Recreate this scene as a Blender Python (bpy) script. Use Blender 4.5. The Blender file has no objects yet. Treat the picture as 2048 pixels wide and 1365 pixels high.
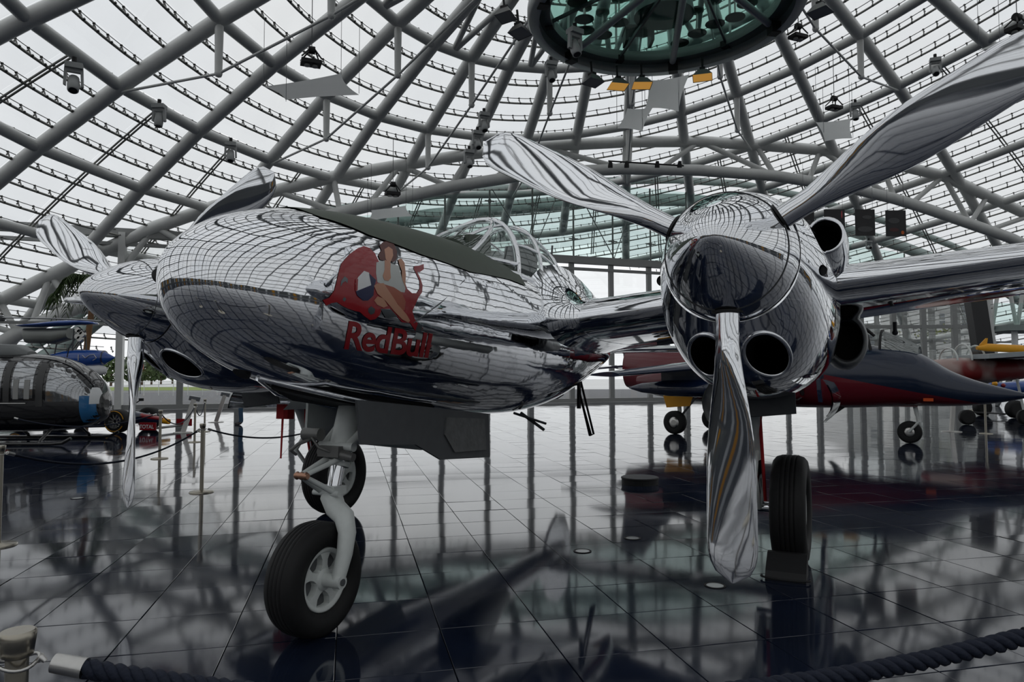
import bpy, bmesh, math, random
import numpy as np
from mathutils import Matrix, Vector

random.seed(7)
rng = np.random.default_rng(7)
scene = bpy.context.scene
COL = scene.collection
PI = math.pi

# ------------------------------------------------------------------ camera
FPX, PITCH, ROLL, HC = 1404.67, 0.0503, -0.0025, 1.597
W, H = 2048, 1365
CAM = np.array([0.0, 0.0, HC])
cam_d = bpy.data.cameras.new('camera')
cam_d.sensor_width = 36.0
cam_d.lens = FPX / W * 36.0
cam_d.clip_end = 2000
cam = bpy.data.objects.new('camera', cam_d)
COL.objects.link(cam)
cam.matrix_world = Matrix.Translation(CAM) @ Matrix.Rotation(PI / 2 + PITCH, 4, 'X') @ Matrix.Rotation(ROLL, 4, 'Z')
scene.camera = cam

# ------------------------------------------------------------------ sky
world = bpy.data.worlds.new('overcast_sky')
scene.world = world
world.use_nodes = True
wn = world.node_tree.nodes
wl = world.node_tree.links
bg = wn['Background']
tc = wn.new('ShaderNodeTexCoord')
nz = wn.new('ShaderNodeTexNoise')
nz.inputs['Scale'].default_value = 2.2
nz.inputs['Detail'].default_value = 3
cr = wn.new('ShaderNodeValToRGB')
cr.color_ramp.elements[0].position = 0.3
cr.color_ramp.elements[0].color = (0.93, 0.95, 0.98, 1)
cr.color_ramp.elements[1].position = 0.7
cr.color_ramp.elements[1].color = (1.0, 1.0, 1.0, 1)
wl.new(tc.outputs['Generated'], nz.inputs['Vector'])
wl.new(nz.outputs['Fac'], cr.inputs['Fac'])
wl.new(cr.outputs['Color'], bg.inputs['Color'])
bg.inputs['Strength'].default_value = 1.04

scene.view_settings.view_transform = 'Standard'
scene.view_settings.look = 'None'
scene.view_settings.gamma = 1.0
scene.view_settings.use_curve_mapping = False
scene.view_settings.exposure = 0.0
scene.cycles.max_bounces = 8
scene.cycles.adaptive_threshold = .015
scene.cycles.diffuse_bounces = 3
scene.cycles.glossy_bounces = 5
scene.cycles.transparent_max_bounces = 14
scene.cycles.caustics_reflective = False
scene.cycles.caustics_refractive = False

# ------------------------------------------------------------------ projection helpers
cp_, sp_ = math.cos(PITCH), math.sin(PITCH)
cr_, sr_ = math.cos(ROLL), math.sin(ROLL)


def ray(px, py):
    u, v = px - W / 2, H / 2 - py
    u, v = u * cr_ - v * sr_, u * sr_ + v * cr_
    d = (u / FPX, 1.0, v / FPX)
    return np.array([d[0], d[1] * cp_ - d[2] * sp_, d[1] * sp_ + d[2] * cp_])


def atz(px, py, z=0.0):
    d = ray(px, py)
    return CAM + d * ((z - HC) / d[2])


def aty(px, py, Y):
    d = ray(px, py)
    return CAM + d * (Y / d[1])


def proj(P):
    P = np.atleast_2d(np.asarray(P, float)) - CAM
    y = P[:, 1] * cp_ + P[:, 2] * sp_
    z = -P[:, 1] * sp_ + P[:, 2] * cp_
    y = np.where(np.abs(y) < 1e-6, 1e-6, y)
    u, v = FPX * P[:, 0] / y, FPX * z / y
    return np.stack([W / 2 + u * cr_ + v * sr_, H / 2 - (-u * sr_ + v * cr_), y], 1)


# ------------------------------------------------------------------ materials
MATS = {}


def mat(name, color=(.5, .5, .5), rough=.5, metal=0., bump=0., scale=8., var=0., spec=.5, emit=None, estr=1., coat=0., trans=0., ior=1.45):
    if name in MATS:
        return MATS[name]
    m = bpy.data.materials.new(name)
    m.use_nodes = True
    nt = m.node_tree
    b = nt.nodes['Principled BSDF']
    b.inputs['Base Color'].default_value = (*color, 1)
    b.inputs['Roughness'].default_value = rough
    b.inputs['Metallic'].default_value = metal
    b.inputs['Specular IOR Level'].default_value = spec
    b.inputs['Coat Weight'].default_value = coat
    b.inputs['Coat Roughness'].default_value = .03
    b.inputs['IOR'].default_value = ior
    b.inputs['Transmission Weight'].default_value = trans
    if emit:
        b.inputs['Emission Color'].default_value = (*emit, 1)
        b.inputs['Emission Strength'].default_value = estr
    co = nt.nodes.new('ShaderNodeTexCoord')
    n = nt.nodes.new('ShaderNodeTexNoise')
    n.inputs['Scale'].default_value = scale
    n.inputs['Detail'].default_value = 4
    nt.links.new(co.outputs['Object'], n.inputs['Vector'])
    v = var if var else .06
    mx = nt.nodes.new('ShaderNodeMix')
    mx.data_type = 'RGBA'
    mx.inputs[6].default_value = (*[c * (1 - v) for c in color], 1)
    mx.inputs[7].default_value = (*[min(1, c * (1 + v)) for c in color], 1)
    nt.links.new(n.outputs['Fac'], mx.inputs[0])
    nt.links.new(mx.outputs[2], b.inputs['Base Color'])
    if bump:
        bp = nt.nodes.new('ShaderNodeBump')
        bp.inputs['Strength'].default_value = bump
        bp.inputs['Distance'].default_value = .02
        nt.links.new(n.outputs['Fac'], bp.inputs['Height'])
        nt.links.new(bp.outputs['Normal'], b.inputs['Normal'])
    MATS[name] = m
    return m


def mat_clear(name, color, refl_rough=.02, gloss=.08):
    """thin glazing: tinted see-through sheet with a mirror sheen"""
    m = bpy.data.materials.new(name)
    m.use_nodes = True
    nt = m.node_tree
    nt.nodes.remove(nt.nodes['Principled BSDF'])
    out = nt.nodes['Material Output']
    t = nt.nodes.new('ShaderNodeBsdfTransparent')
    co = nt.nodes.new('ShaderNodeTexCoord')
    n = nt.nodes.new('ShaderNodeTexNoise')
    n.inputs['Scale'].default_value = .35
    n.inputs['Detail'].default_value = 3
    nt.links.new(co.outputs['Object'], n.inputs['Vector'])
    mx = nt.nodes.new('ShaderNodeMix')
    mx.data_type = 'RGBA'
    mx.inputs[6].default_value = (*[c * .97 for c in color], 1)
    mx.inputs[7].default_value = (*[min(1, c * 1.03) for c in color], 1)
    nt.links.new(n.outputs['Fac'], mx.inputs[0])
    nt.links.new(mx.outputs[2], t.inputs['Color'])
    g = nt.nodes.new('ShaderNodeBsdfGlossy')
    g.inputs['Roughness'].default_value = refl_rough
    g.inputs['Color'].default_value = (.9, .95, .93, 1)
    s = nt.nodes.new('ShaderNodeMixShader')
    s.inputs[0].default_value = gloss
    nt.links.new(t.outputs[0], s.inputs[1])
    nt.links.new(g.outputs[0], s.inputs[2])
    nt.links.new(s.outputs[0], out.inputs['Surface'])
    MATS[name] = m
    return m


def mat_chrome(name, wave=.25, rivets=True, color=(.80, .81, .83), rough=.035):
    """polished aluminium skin: slow oil-canning ripples, panel seams and rivet rows as fine relief"""
    m = bpy.data.materials.new(name)
    m.use_nodes = True
    nt = m.node_tree
    L = nt.links.new
    b = nt.nodes['Principled BSDF']
    b.inputs['Base Color'].default_value = (*color, 1)
    b.inputs['Metallic'].default_value = 1
    b.inputs['Roughness'].default_value = rough
    co = nt.nodes.new('ShaderNodeTexCoord')
    n1 = nt.nodes.new('ShaderNodeTexNoise')
    n1.inputs['Scale'].default_value = 3.0
    n1.inputs['Detail'].default_value = 1.5
    n2 = nt.nodes.new('ShaderNodeTexNoise')
    n2.inputs['Scale'].default_value = 11.0
    n2.inputs['Detail'].default_value = 1.0
    L(co.outputs['Object'], n1.inputs['Vector'])
    L(co.outputs['Object'], n2.inputs['Vector'])
    def math_(op, a, bb=None, c=None):
        q = nt.nodes.new('ShaderNodeMath')
        q.operation = op
        for i, v in enumerate((a, bb, c)):
            if v is None:
                continue
            if isinstance(v, (int, float)):
                q.inputs[i].default_value = v
            else:
                L(v, q.inputs[i])
        return q.outputs[0]
    h = math_('ADD', math_('MULTIPLY', n1.outputs['Fac'], wave), math_('MULTIPLY', n2.outputs['Fac'], wave * .22))
    if rivets:
        sx = nt.nodes.new('ShaderNodeSeparateXYZ')
        L(co.outputs['Object'], sx.inputs[0])
        # seams across the length every 0.62 m
        fx = math_('ABSOLUTE', math_('SUBTRACT', math_('FRACT', math_('ADD', math_('DIVIDE', sx.outputs[0], .62), .37)), .5))
        seam = math_('LESS_THAN', fx, .004)
        near = math_('LESS_THAN', math_('ABSOLUTE', math_('SUBTRACT', fx, .035)), .007)
        zz = math_('ADD', sx.outputs[2], math_('MULTIPLY', sx.outputs[1], .6))
        fz = math_('ABSOLUTE', math_('SUBTRACT', math_('FRACT', math_('MULTIPLY', zz, 26.)), .5))
        dot = math_('MULTIPLY', near, math_('LESS_THAN', fz, .12))
        # seams along the length
        gz = math_('ABSOLUTE', math_('SUBTRACT', math_('FRACT', math_('ADD', math_('DIVIDE', sx.outputs[2], .46), .12)), .5))
        seam2 = math_('LESS_THAN', gz, .004)
        near2 = math_('LESS_THAN', math_('ABSOLUTE', math_('SUBTRACT', gz, .05)), .009)
        gx = math_('ABSOLUTE', math_('SUBTRACT', math_('FRACT', math_('MULTIPLY', sx.outputs[0], 26.)), .5))
        dot2 = math_('MULTIPLY', near2, math_('LESS_THAN', gx, .12))
        det = math_('SUBTRACT', math_('ADD', dot, dot2), math_('ADD', seam, seam2))
        h = math_('ADD', h, math_('MULTIPLY', det, .03))
    bp = nt.nodes.new('ShaderNodeBump')
    bp.inputs['Strength'].default_value = .55
    bp.inputs['Distance'].default_value = .012
    L(h, bp.inputs['Height'])
    L(bp.outputs['Normal'], b.inputs['Normal'])
    MATS[name] = m
    return m


CHROME = mat_chrome('polished_skin', .42)
CHROME_S = mat_chrome('polished_skin_smooth', .10, rivets=True)
BLADE = mat_chrome('polished_blade', .05, rivets=False, rough=.05)
STEEL = mat('painted_steel_tube', (.62, .625, .61), .38, 0., .02, 3., .1)
STEEL_D = mat('purlin_steel', (.24, .24, .22), .5, 0., .02, 6., .12)
CLAMP = mat('clamp_steel', (.09, .09, .085), .4, .6)
PANE = mat_clear('roof_glass', (.865, .875, .88), .04, .025)
PANE1 = mat_clear('roof_glass_sheet', (.748, .765, .774), .04, .05)
PANE_G = mat_clear('green_facade_glass', (.865, .94, .922), .02, .03)
PANE_D = mat_clear('bar_floor_glass', (.66, .80, .76), .02, .06)
PANE_C = mat_clear('clear_glass', (.975, .985, .98), .01, .04)
RUBBER = mat('tyre_rubber', (.013, .013, .0135), .6, 0, .06, 30, .25, spec=.3)
GREYP = mat('gear_grey_paint', (.64, .67, .65), .35, 0, .04, 20, .1)
GREYD = mat('door_dark_grey', (.09, .095, .10), .5, 0, .05, 12, .2)
BLACK = mat('matt_black', (.008, .008, .009), .6)
BLACKG = mat('gloss_black', (.01, .01, .011), .12, coat=.6)
OLIVE = mat('olive_antiglare', (.062, .078, .058), .55, 0, .03, 14, .12)
REDP = mat('emblem_red', (.30, .012, .018), .25, coat=.3)
DRED = mat('jet_dark_red', (.11, .004, .012), .22, coat=.5)
NAVY = mat('jet_navy', (.006, .014, .045), .16, coat=.8)
BLUE = mat('gloss_blue', (.012, .07, .32), .2, coat=.7)
WHITE = mat('white_paint', (.75, .76, .76), .4)
def mat_cloth(name, c):
    m = bpy.data.materials.new(name)
    m.use_nodes = True
    nt = m.node_tree
    nt.nodes.remove(nt.nodes['Principled BSDF'])
    a, b, x = nt.nodes.new('ShaderNodeBsdfDiffuse'), nt.nodes.new('ShaderNodeBsdfTranslucent'), nt.nodes.new('ShaderNodeMixShader')
    n = nt.nodes.new('ShaderNodeTexNoise')
    n.inputs['Scale'].default_value = 3
    r = nt.nodes.new('ShaderNodeValToRGB')
    r.color_ramp.elements[0].color = (c * .93, c * .93, c * .92, 1)
    r.color_ramp.elements[1].color = (c, c, c * .99, 1)
    nt.links.new(n.outputs['Fac'], r.inputs['Fac'])
    for q in (a, b):
        nt.links.new(r.outputs['Color'], q.inputs['Color'])
    x.inputs[0].default_value = .74
    nt.links.new(a.outputs[0], x.inputs[1])
    nt.links.new(b.outputs[0], x.inputs[2])
    nt.links.new(x.outputs[0], nt.nodes['Material Output'].inputs['Surface'])
    MATS[name] = m
    return m


SHEET = mat_cloth('white_sheet', .95)
YELLOW = mat('yellow_orange', (.75, .34, .01), .4)
ALU = mat('brushed_metal', (.55, .54, .52), .3, 1., .03, 40)
BRASS = mat('brushed_post', (.40, .37, .31), .28, 1., .03, 40)
ROPE = mat('navy_rope', (.006, .010, .024), .8, 0, .3, 60, .3)
SKIN = mat('skin_tone', (.55, .30, .20), .45)

# ------------------------------------------------------------------ mesh builder


def unit(v):
    v = np.asarray(v, float)
    return v / (np.linalg.norm(v) + 1e-12)


def frame(d):
    d = unit(d)
    a = np.array([0, 0, 1.0]) if abs(d[2]) < .9 else np.array([1.0, 0, 0])
    u = unit(np.cross(a, d))
    return u, np.cross(d, u), d


class MB:
    def __init__(s):
        s.v, s.f, s.sm = [], [], []

    def add(s, vs, fs, smooth=True):
        o = len(s.v)
        s.v += [tuple(map(float, p)) for p in vs]
        for q in fs:
            s.f.append(tuple(i + o for i in q))
            s.sm.append(smooth)
        return s

    def box(s, c, size, R=None):
        c = np.asarray(c, float)
        hx, hy, hz = [k / 2 for k in size]
        vs = np.array([(x, y, z) for x in (-hx, hx) for y in (-hy, hy) for z in (-hz, hz)])
        if R is not None:
            vs = vs @ np.asarray(R).T
        return s.add(vs + c, [(0, 1, 3, 2), (4, 6, 7, 5), (0, 4, 5, 1), (2, 3, 7, 6), (0, 2, 6, 4), (1, 5, 7, 3)], False)

    def bar(s, a, b, w, h, up=(0, 0, 1)):
        a, b = np.asarray(a, float), np.asarray(b, float)
        d = unit(b - a)
        up = np.asarray(up, float)
        if abs(d @ unit(up)) > .95:
            up = np.array([1.0, 0, 0])
        sd = unit(np.cross(d, up))
        u = np.cross(sd, d)
        return s.box((a + b) / 2, (np.linalg.norm(b - a), w, h), np.stack([d, sd, u], 1))

    def loops(s, L, caps=True, closed=True, smooth=True):
        n = len(L[0])
        vs = np.concatenate([np.asarray(l, float) for l in L])
        fs = []
        for k in range(len(L) - 1):
            for i in range(n if closed else n - 1):
                j = (i + 1) % n
                fs.append((k * n + i, k * n + j, (k + 1) * n + j, (k + 1) * n + i))
        s.add(vs, fs, smooth)
        if caps and closed:
            s.add(L[0], [tuple(range(n))[::-1]], False)
            s.add(L[-1], [tuple(range(n))], False)
        return s

    def tube(s, pts, r, n=10, caps=True, closed=False):
        P = np.asarray(pts, float)
        m = len(P)
        r = np.broadcast_to(r, (m,))
        L = []
        u_prev = None
        for i in range(m):
            if closed:
                d = P[(i + 1) % m] - P[i - 1]
            else:
                d = P[min(i + 1, m - 1)] - P[max(i - 1, 0)]
            d = unit(d)
            if u_prev is None:
                u, v, _ = frame(d)
            else:
                u = unit(u_prev - d * (u_prev @ d))
                v = np.cross(d, u)
            u_prev = u
            # widen at corners so that the tube keeps its section
            k = 1.0
            if 0 < i < m - 1 or closed:
                e = unit(P[(i + 1) % m] - P[i])
                k = 1 / max(.6, abs(e @ d))
            t = np.arange(n) * 2 * PI / n
            L.append(P[i] + r[i] * k * (np.outer(np.cos(t), u) + np.outer(np.sin(t), v)))
        if closed:
            L.append(L[0])
            return s.loops(L, caps=False)
        return s.loops(L, caps=caps)

    def cyl(s, a, b, r, r2=None, n=16):
        return s.tube([a, b], [r, r if r2 is None else r2], n)

    def lathe(s, prof, o=(0, 0, 0), axis=(0, 0, 1), n=32, smooth=True, caps=True):
        u, v, d = frame(axis)
        o = np.asarray(o, float)
        t = np.arange(n) * 2 * PI / n
        ring = np.outer(np.cos(t), u) + np.outer(np.sin(t), v)
        L = [o + d * h + ring * max(r, 1e-4) for h, r in prof]
        return s.loops(L, caps=caps, smooth=smooth)

    def sphere(s, c, r, n=16, sc=(1, 1, 1)):
        c = np.asarray(c, float)
        L = []
        for k in range(n // 2 + 1):
            a = -PI / 2 + PI * k / (n // 2)
            t = np.arange(n) * 2 * PI / n
            rr = max(math.cos(a), 1e-3) * r
            L.append(c + np.stack([rr * np.cos(t) * sc[0], rr * np.sin(t) * sc[1], np.full(n, r * math.sin(a) * sc[2])], 1))
        return s.loops(L, caps=True)

    def prism(s, poly, n, th):
        """planar outline extruded by th along n"""
        P = np.asarray(poly, float)
        n = unit(n)
        k = len(P)
        A, B = P - n * th / 2, P + n * th / 2
        s.add(np.concatenate([A, B]), [tuple(range(k))[::-1], tuple(range(k, 2 * k))] + [(i, (i + 1) % k, (i + 1) % k + k, i + k) for i in range(k)], False)
        return s

    def mesh(s, name, m):
        me = bpy.data.meshes.new(name)
        me.from_pydata(s.v, [], s.f)
        me.polygons.foreach_set('use_smooth', s.sm)
        bm = bmesh.new()
        bm.from_mesh(me)
        bmesh.ops.recalc_face_normals(bm, faces=bm.faces)
        bm.to_mesh(me)
        bm.free()
        me.materials.append(m)
        me.update()
        return me

    def build(s, name, m, parent=None):
        o = bpy.data.objects.new(name, s.mesh(name, m))
        COL.objects.link(o)
        if parent is not None:
            o.parent = parent
        return o


def tag(o, label=None, cat=None, group=None, kind=None):
    if label:
        o['label'] = label
    if cat:
        o['category'] = cat
    if group:
        o['group'] = group
    if kind:
        o['kind'] = kind
    return o


def empty(name, loc=(0, 0, 0), rz=0., label=None, cat=None, group=None, kind=None):
    o = bpy.data.objects.new(name, None)
    COL.objects.link(o)
    o.location = loc
    o.rotation_euler = (0, 0, rz)
    return tag(o, label, cat, group, kind)


def link_copy(name, me, parent, loc=(0, 0, 0), rot=None, scl=None):
    o = bpy.data.objects.new(name, me)
    COL.objects.link(o)
    o.parent = parent
    o.location = loc
    if rot is not None:
        o.rotation_euler = rot
    if scl is not None:
        o.scale = scl
    return o


def crom(T, n, phantom=None):
    """Catmull-Rom through the rows of T, n samples per span"""
    T = np.asarray(T, float)
    a = T[0] * 2 - T[1] if phantom is None else np.asarray(phantom, float)
    P = np.vstack([a, T, T[-1] * 2 - T[-2]])
    out = []
    for i in range(1, len(P) - 2):
        for k in range(n):
            t = k / n
            p0, p1, p2, p3 = P[i - 1:i + 3]
            out.append(.5 * ((2 * p1) + (-p0 + p2) * t + (2 * p0 - 5 * p1 + 4 * p2 - p3) * t * t + (-p0 + 3 * p1 - 3 * p2 + p3) * t ** 3))
    out.append(P[-2])
    return np.array(out)


# ================================================================== FLOOR
floor = empty('floor', kind='structure')
TS, TA = .635, math.radians(13.0)
e1 = np.array([math.cos(TA), math.sin(TA), 0])
e2 = np.array([-math.sin(TA), math.cos(TA), 0])


def tile_material():
    m = bpy.data.materials.new('blue_stone_tile')
    m.use_nodes = True
    nt = m.node_tree
    b = nt.nodes['Principled BSDF']
    oi = nt.nodes.new('ShaderNodeTexCoord')
    n = nt.nodes.new('ShaderNodeTexNoise')
    n.inputs['Scale'].default_value = 1.1
    n.inputs['Detail'].default_value = 6
    n2 = nt.nodes.new('ShaderNodeTexNoise')
    n2.inputs['Scale'].default_value = .9
    n2.inputs['Detail'].default_value = 3
    ge = nt.nodes.new('ShaderNodeNewGeometry')
    nt.links.new(ge.outputs['Position'], n.inputs['Vector'])
    nt.links.new(ge.outputs['Position'], n2.inputs['Vector'])
    r = nt.nodes.new('ShaderNodeValToRGB')
    r.color_ramp.elements[0].color = (.006, .009, .019, 1)
    r.color_ramp.elements[1].color = (.013, .020, .042, 1)
    r.color_ramp.elements[0].position = .3
    r.color_ramp.elements[1].position = .75
    nt.links.new(n.outputs['Fac'], r.inputs['Fac'])
    nt.links.new(r.outputs['Color'], b.inputs['Base Color'])
    mr = nt.nodes.new('ShaderNodeMapRange')
    mr.inputs['To Min'].default_value = .035
    mr.inputs['To Max'].default_value = .095
    nt.links.new(n2.outputs['Fac'], mr.inputs['Value'])
    nt.links.new(mr.outputs['Result'], b.inputs['Roughness'])
    b.inputs['IOR'].default_value = 1.62
    return m


TILE = tile_material()
GROUT = mat('tile_grout', (.05, .055, .065), .6)
MB().box((0, 12, -.06), (150, 150, .06)).build('floor_bed', GROUT, floor)
tm = MB()
g = .003
hh = TS / 2 - g
tm.add([(-hh, -hh, -.028), (hh, -hh, -.028), (hh, hh, -.028), (-hh, hh, -.028), (-hh, -hh, -.002), (hh, -hh, -.002), (hh, hh, -.002), (-hh, hh, -.002),
        (-hh + .002, -hh + .002, 0), (hh - .002, -hh + .002, 0), (hh - .002, hh - .002, 0), (-hh + .002, hh - .002, 0)],
       [(0, 1, 5, 4), (1, 2, 6, 5), (2, 3, 7, 6), (3, 0, 4, 7), (4, 5, 9, 8), (5, 6, 10, 9), (6, 7, 11, 10), (7, 4, 8, 11), (8, 9, 10, 11)], False)
tile_me = tm.mesh('tile', TILE)
cells = []
O1, O2 = .065 * -1, 5.16
for i in range(-75, 76):
    for j in range(-70, 110):
        c = e1 * (O1 + (i + .5) * TS) + e2 * (O2 + (j + .5) * TS)
        if (c[0] - 3) ** 2 + (c[1] - 14) ** 2 > 47 ** 2 or c[1] > 40.9 + .36 * c[0]:
            continue
        q = proj(c)[0]
        vis = q[2] > 1 and -60 < q[0] < W + 60 and 800 < q[1] < H + 90
        cells.append((q[2] if vis else 1e3 + abs(c[1]), c))
cells.sort(key=lambda t: t[0])
far = MB()
for k, (_, c) in enumerate(cells):
    a, b = rng.normal(0, .0026, 2)
    if k < 300:
        link_copy('tile', tile_me, floor, c + (0, 0, -.0012), (a, b, TA))
    else:
        vs = []
        for sx, sy in ((-1, -1), (1, -1), (1, 1), (-1, 1)):
            p = c + e1 * sx * hh + e2 * sy * hh
            vs.append((p[0], p[1], -.0012 - b * sx * hh + a * sy * hh))
        far.add(vs, [(0, 1, 2, 3)], False)
tag(far.build('distant_tiles', TILE, floor), kind='stuff')

# ================================================================== OUTSIDE GROUND
APRON = mat('apron_concrete', (.55, .56, .56), .45, 0, 0, .05, .15)
GRASS = mat('airfield_grass', (.16, .22, .04), .9, 0, .2, .4, .3)
tag(MB().box((0, 100, -.16), (700, 560, .1)).build('ground_apron', APRON), kind='structure')
for i, (x0, x1, y0, y1) in enumerate([(-190, -34, 85, 118), (-160, -20, 60, 63.5)]):
    tag(MB().box(((x0 + x1) / 2, (y0 + y1) / 2, -.09), (x1 - x0, y1 - y0, .05)).build('ground_lawn', GRASS), kind='structure')

# ================================================================== DOME
DS = 1.3
DAX, DAY, DTX, DTY, DE, DP0, DEO = 5.576, 14.6963, -.1434, .0879, -.1589, 3.1122, .0806
NR = 34
DPH = -2 * PI / NR
dn = unit((DTX, DTY, 1))
du_ = unit(np.cross((0, 1, 0), dn))
dv_ = np.cross(dn, du_)


def dome(i, r, off=0.):
    ph = DP0 + i * DPH
    a, b = r * math.cos(ph), r * math.sin(ph)
    q = (a * math.cos(DEO) + b * math.sin(DEO)) * (1 + DE)
    w = -a * math.sin(DEO) + b * math.cos(DEO)
    a, b = q * math.cos(DEO) - w * math.sin(DEO), q * math.sin(DEO) + w * math.cos(DEO)
    h = 15.26 - .00732 * r * r
    P = np.array([DAX, DAY, 0]) + dn * h + du_ * a + dv_ * b
    P = CAM + (P - CAM) * DS
    nrm = unit(dn + (du_ * a + dv_ * b) * .0146)
    return P + nrm * off


def gateY(x, off=0.):
    return 41.5 + off + .36 * x


def inside(P):
    return P[2] > .05 and P[1] < gateY(P[0], 9.8)


def ray_dome(px, py):
    """where the line of sight meets the shell"""
    d = ray(px, py)
    best = None
    ts = np.linspace(8, 75, 1600)
    A = (np.array([DAX, DAY, 0]))
    prev = None
    for t in ts:
        P = CAM + d * t
        Q = CAM + (P - CAM) / DS - A
        h = Q @ dn
        a, b = Q @ du_, Q @ dv_
        q = (a * math.cos(DEO) + b * math.sin(DEO)) / (1 + DE)
        w = -a * math.sin(DEO) + b * math.cos(DEO)
        g_ = h - (15.26 - .00732 * (q * q + w * w))
        if prev is not None and prev < 0 <= g_:
            return P
        prev = g_
    return CAM + d * 45


RINGS = [2.2, 6.0, 10.21, 14.46, 18.57, 22.19, 25.9, 29.6, 33.2, 36.7, 40.1, 43.4, 46.6, 49.7, 52.7, 55.6, 58.5]
ceiling = empty('ceiling', kind='structure')


def runs(pts, closed=False):
    """split a polyline where it leaves the shell"""
    ok = [inside(p) for p in pts]
    out, cur = [], []
    for p, k in zip(pts, ok):
        if k:
            cur.append(p)
        else:
            if len(cur) > 1:
                out.append(cur)
            cur = []
    if len(cur) > 1:
        out.append(cur)
    return out, all(ok)


for i in range(NR):
    m = MB()
    rs, _ = runs([dome(i, r) for r in (RINGS if i % 2 else RINGS[1:])])
    for c in rs:
        m.tube(c, .285, 14)
    if rs:
        m.build('dome_rib', STEEL, ceiling)
for k, r in enumerate(RINGS):
    m = MB()
    pts = [dome(i, r) for i in range(NR)]
    rs, al = runs(pts + [pts[0]])
    if al:
        m.tube(pts, .23, 12, closed=True)
    else:
        start = next((i for i in range(NR) if not inside(pts[i])), 0)
        rs, _ = runs([pts[(start + q) % NR] for q in range(NR + 1)])
        for c in rs:
            m.tube(c, .23, 12)
    if rs or al:
        m.build('dome_ring', STEEL, ceiling)
# diagonal bracing between the two innermost rings
for i in range(0, NR, 2):
    link = MB().tube([dome(i + .5, RINGS[2]), dome(i - .3, RINGS[1])], .13, 10).tube([dome(i + .5, RINGS[2]), dome(i + 1.3, RINGS[1])], .13, 10)
    link.build('dome_brace', STEEL, ceiling)
# secondary ribs half way between the main ribs, outside the third ring
for i in range(NR):
    pts = [dome(i + .5, r, .12) for r in np.linspace(RINGS[4], RINGS[-1], 40)]
    rs, _ = runs(pts)
    m = MB()
    for c in rs:
        for off in (-.075, .075):
            sd = unit(np.cross(c[-1] - c[0], dn)) * off
            m.tube(np.array(c) + sd, .04, 6)
    if rs:
        m.build('secondary_rib', STEEL_D, ceiling)
# purlins, joint rods, panes and clamps
GO = .42
rows = []
for k in range(len(RINGS) - 1):
    rows += list(np.linspace(RINGS[k], RINGS[k + 1], 5)[:-1])
rows.append(RINGS[-1])
panes, clamps = [], []
for k, r in enumerate(rows):
    ring_line = k % 4 == 0
    fine = [i / 4 for i in range(NR * 4)]
    if not ring_line:
        pts = [dome(i, r, .10) for i in fine]
        start = next((i for i in range(len(pts)) if not inside(pts[i])), 0)
        rs, al = runs([pts[(start + q) % len(pts)] for q in range(len(pts) + 1)])
        m = MB()
        for c in rs:
            m.tube(c, .05, 6)
        if rs:
            m.build('purlin', STEEL_D, ceiling)
    pts = [dome(i, r, GO) for i in fine]
    start = next((i for i in range(len(pts)) if not inside(pts[i])), 0)
    rs, al = runs([pts[(start + q) % len(pts)] for q in range(len(pts) + 1)])
    m = MB()
    for c in rs:
        m.tube(c, .018, 4)
    if rs:
        m.build('joint_rod', CLAMP, ceiling)
    nc = 8 if r > RINGS[4] - .1 else (6 if r > RINGS[3] - .1 else 4)
    for i in range(NR):
        for q in range(nc):
            p = i + (q + .5) / nc
            P = dome(p, r, .05)
            if inside(P):
                clamps.append((p, r, P))
    if k + 1 < len(rows):
        r2 = rows[k + 1]
        step = .5 if r >= RINGS[4] - .01 else 1.0
        for i in np.arange(0, NR, step):
            q = [dome(i + .002, r + .006, GO), dome(i + step - .002, r + .006, GO), dome(i + step - .002, r2 - .006, GO), dome(i + .002, r2 - .006, GO)]
            if all(inside(p) for p in q):
                panes.append(q)


def screen_area(q):
    s_ = proj(q)
    if (s_[:, 2] < 1).any():
        return 0
    if (s_[:, 0] < 0).all() or (s_[:, 0] > W).all() or (s_[:, 1] < 0).all() or (s_[:, 1] > 640).all():
        return 0
    x, y = s_[:, 0], s_[:, 1]
    return .5 * abs((x * np.roll(y, -1) - y * np.roll(x, -1)).sum())


panes.sort(key=lambda q: -screen_area(q))
rest = MB()
for k, q in enumerate(panes):
    if k < 300 and screen_area(q) > 0:
        c = sum(q) / 4
        th = unit(np.cross(q[1] - q[0], q[3] - q[0])) * .012
        o = MB().add([p - c for p in q] + [p - c + th for p in q], [(0, 1, 2, 3), (7, 6, 5, 4), (0, 4, 5, 1), (1, 5, 6, 2), (2, 6, 7, 3), (3, 7, 4, 0)], False).build('pane', PANE, ceiling)
        o.location = c
    else:
        rest.add(q, [(0, 1, 2, 3)], False)
cap = [dome(i, RINGS[0] - .02, GO) for i in range(NR)]
MB().add(cap + [p + (0, 0, .012) for p in cap], [tuple(range(NR)), tuple(range(NR, 2 * NR))], False).build('oculus_pane', PANE, ceiling)
tag(rest.build('more_panes', PANE1, ceiling), kind='stuff')

cm = MB()
cm.box((0, 0, .19), (.04, .04, .38))
cm.box((0, .05, .30), (.04, .11, .04))
cm.lathe([(.36, .055), (.39, .055)], (0, 0, 0), (0, 0, 1), 6, False)
cm.box((0, -.06, .03), (.055, .07, .055))
clamp_me = cm.mesh('clamp', CLAMP)


def clamp_key(c):
    q = proj(c[2])[0]
    if q[2] < 1 or not (-20 < q[0] < W + 20 and -20 < q[1] < 600):
        return 1e6 + np.linalg.norm(c[2] - CAM)
    return np.linalg.norm(c[2] - CAM)


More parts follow.
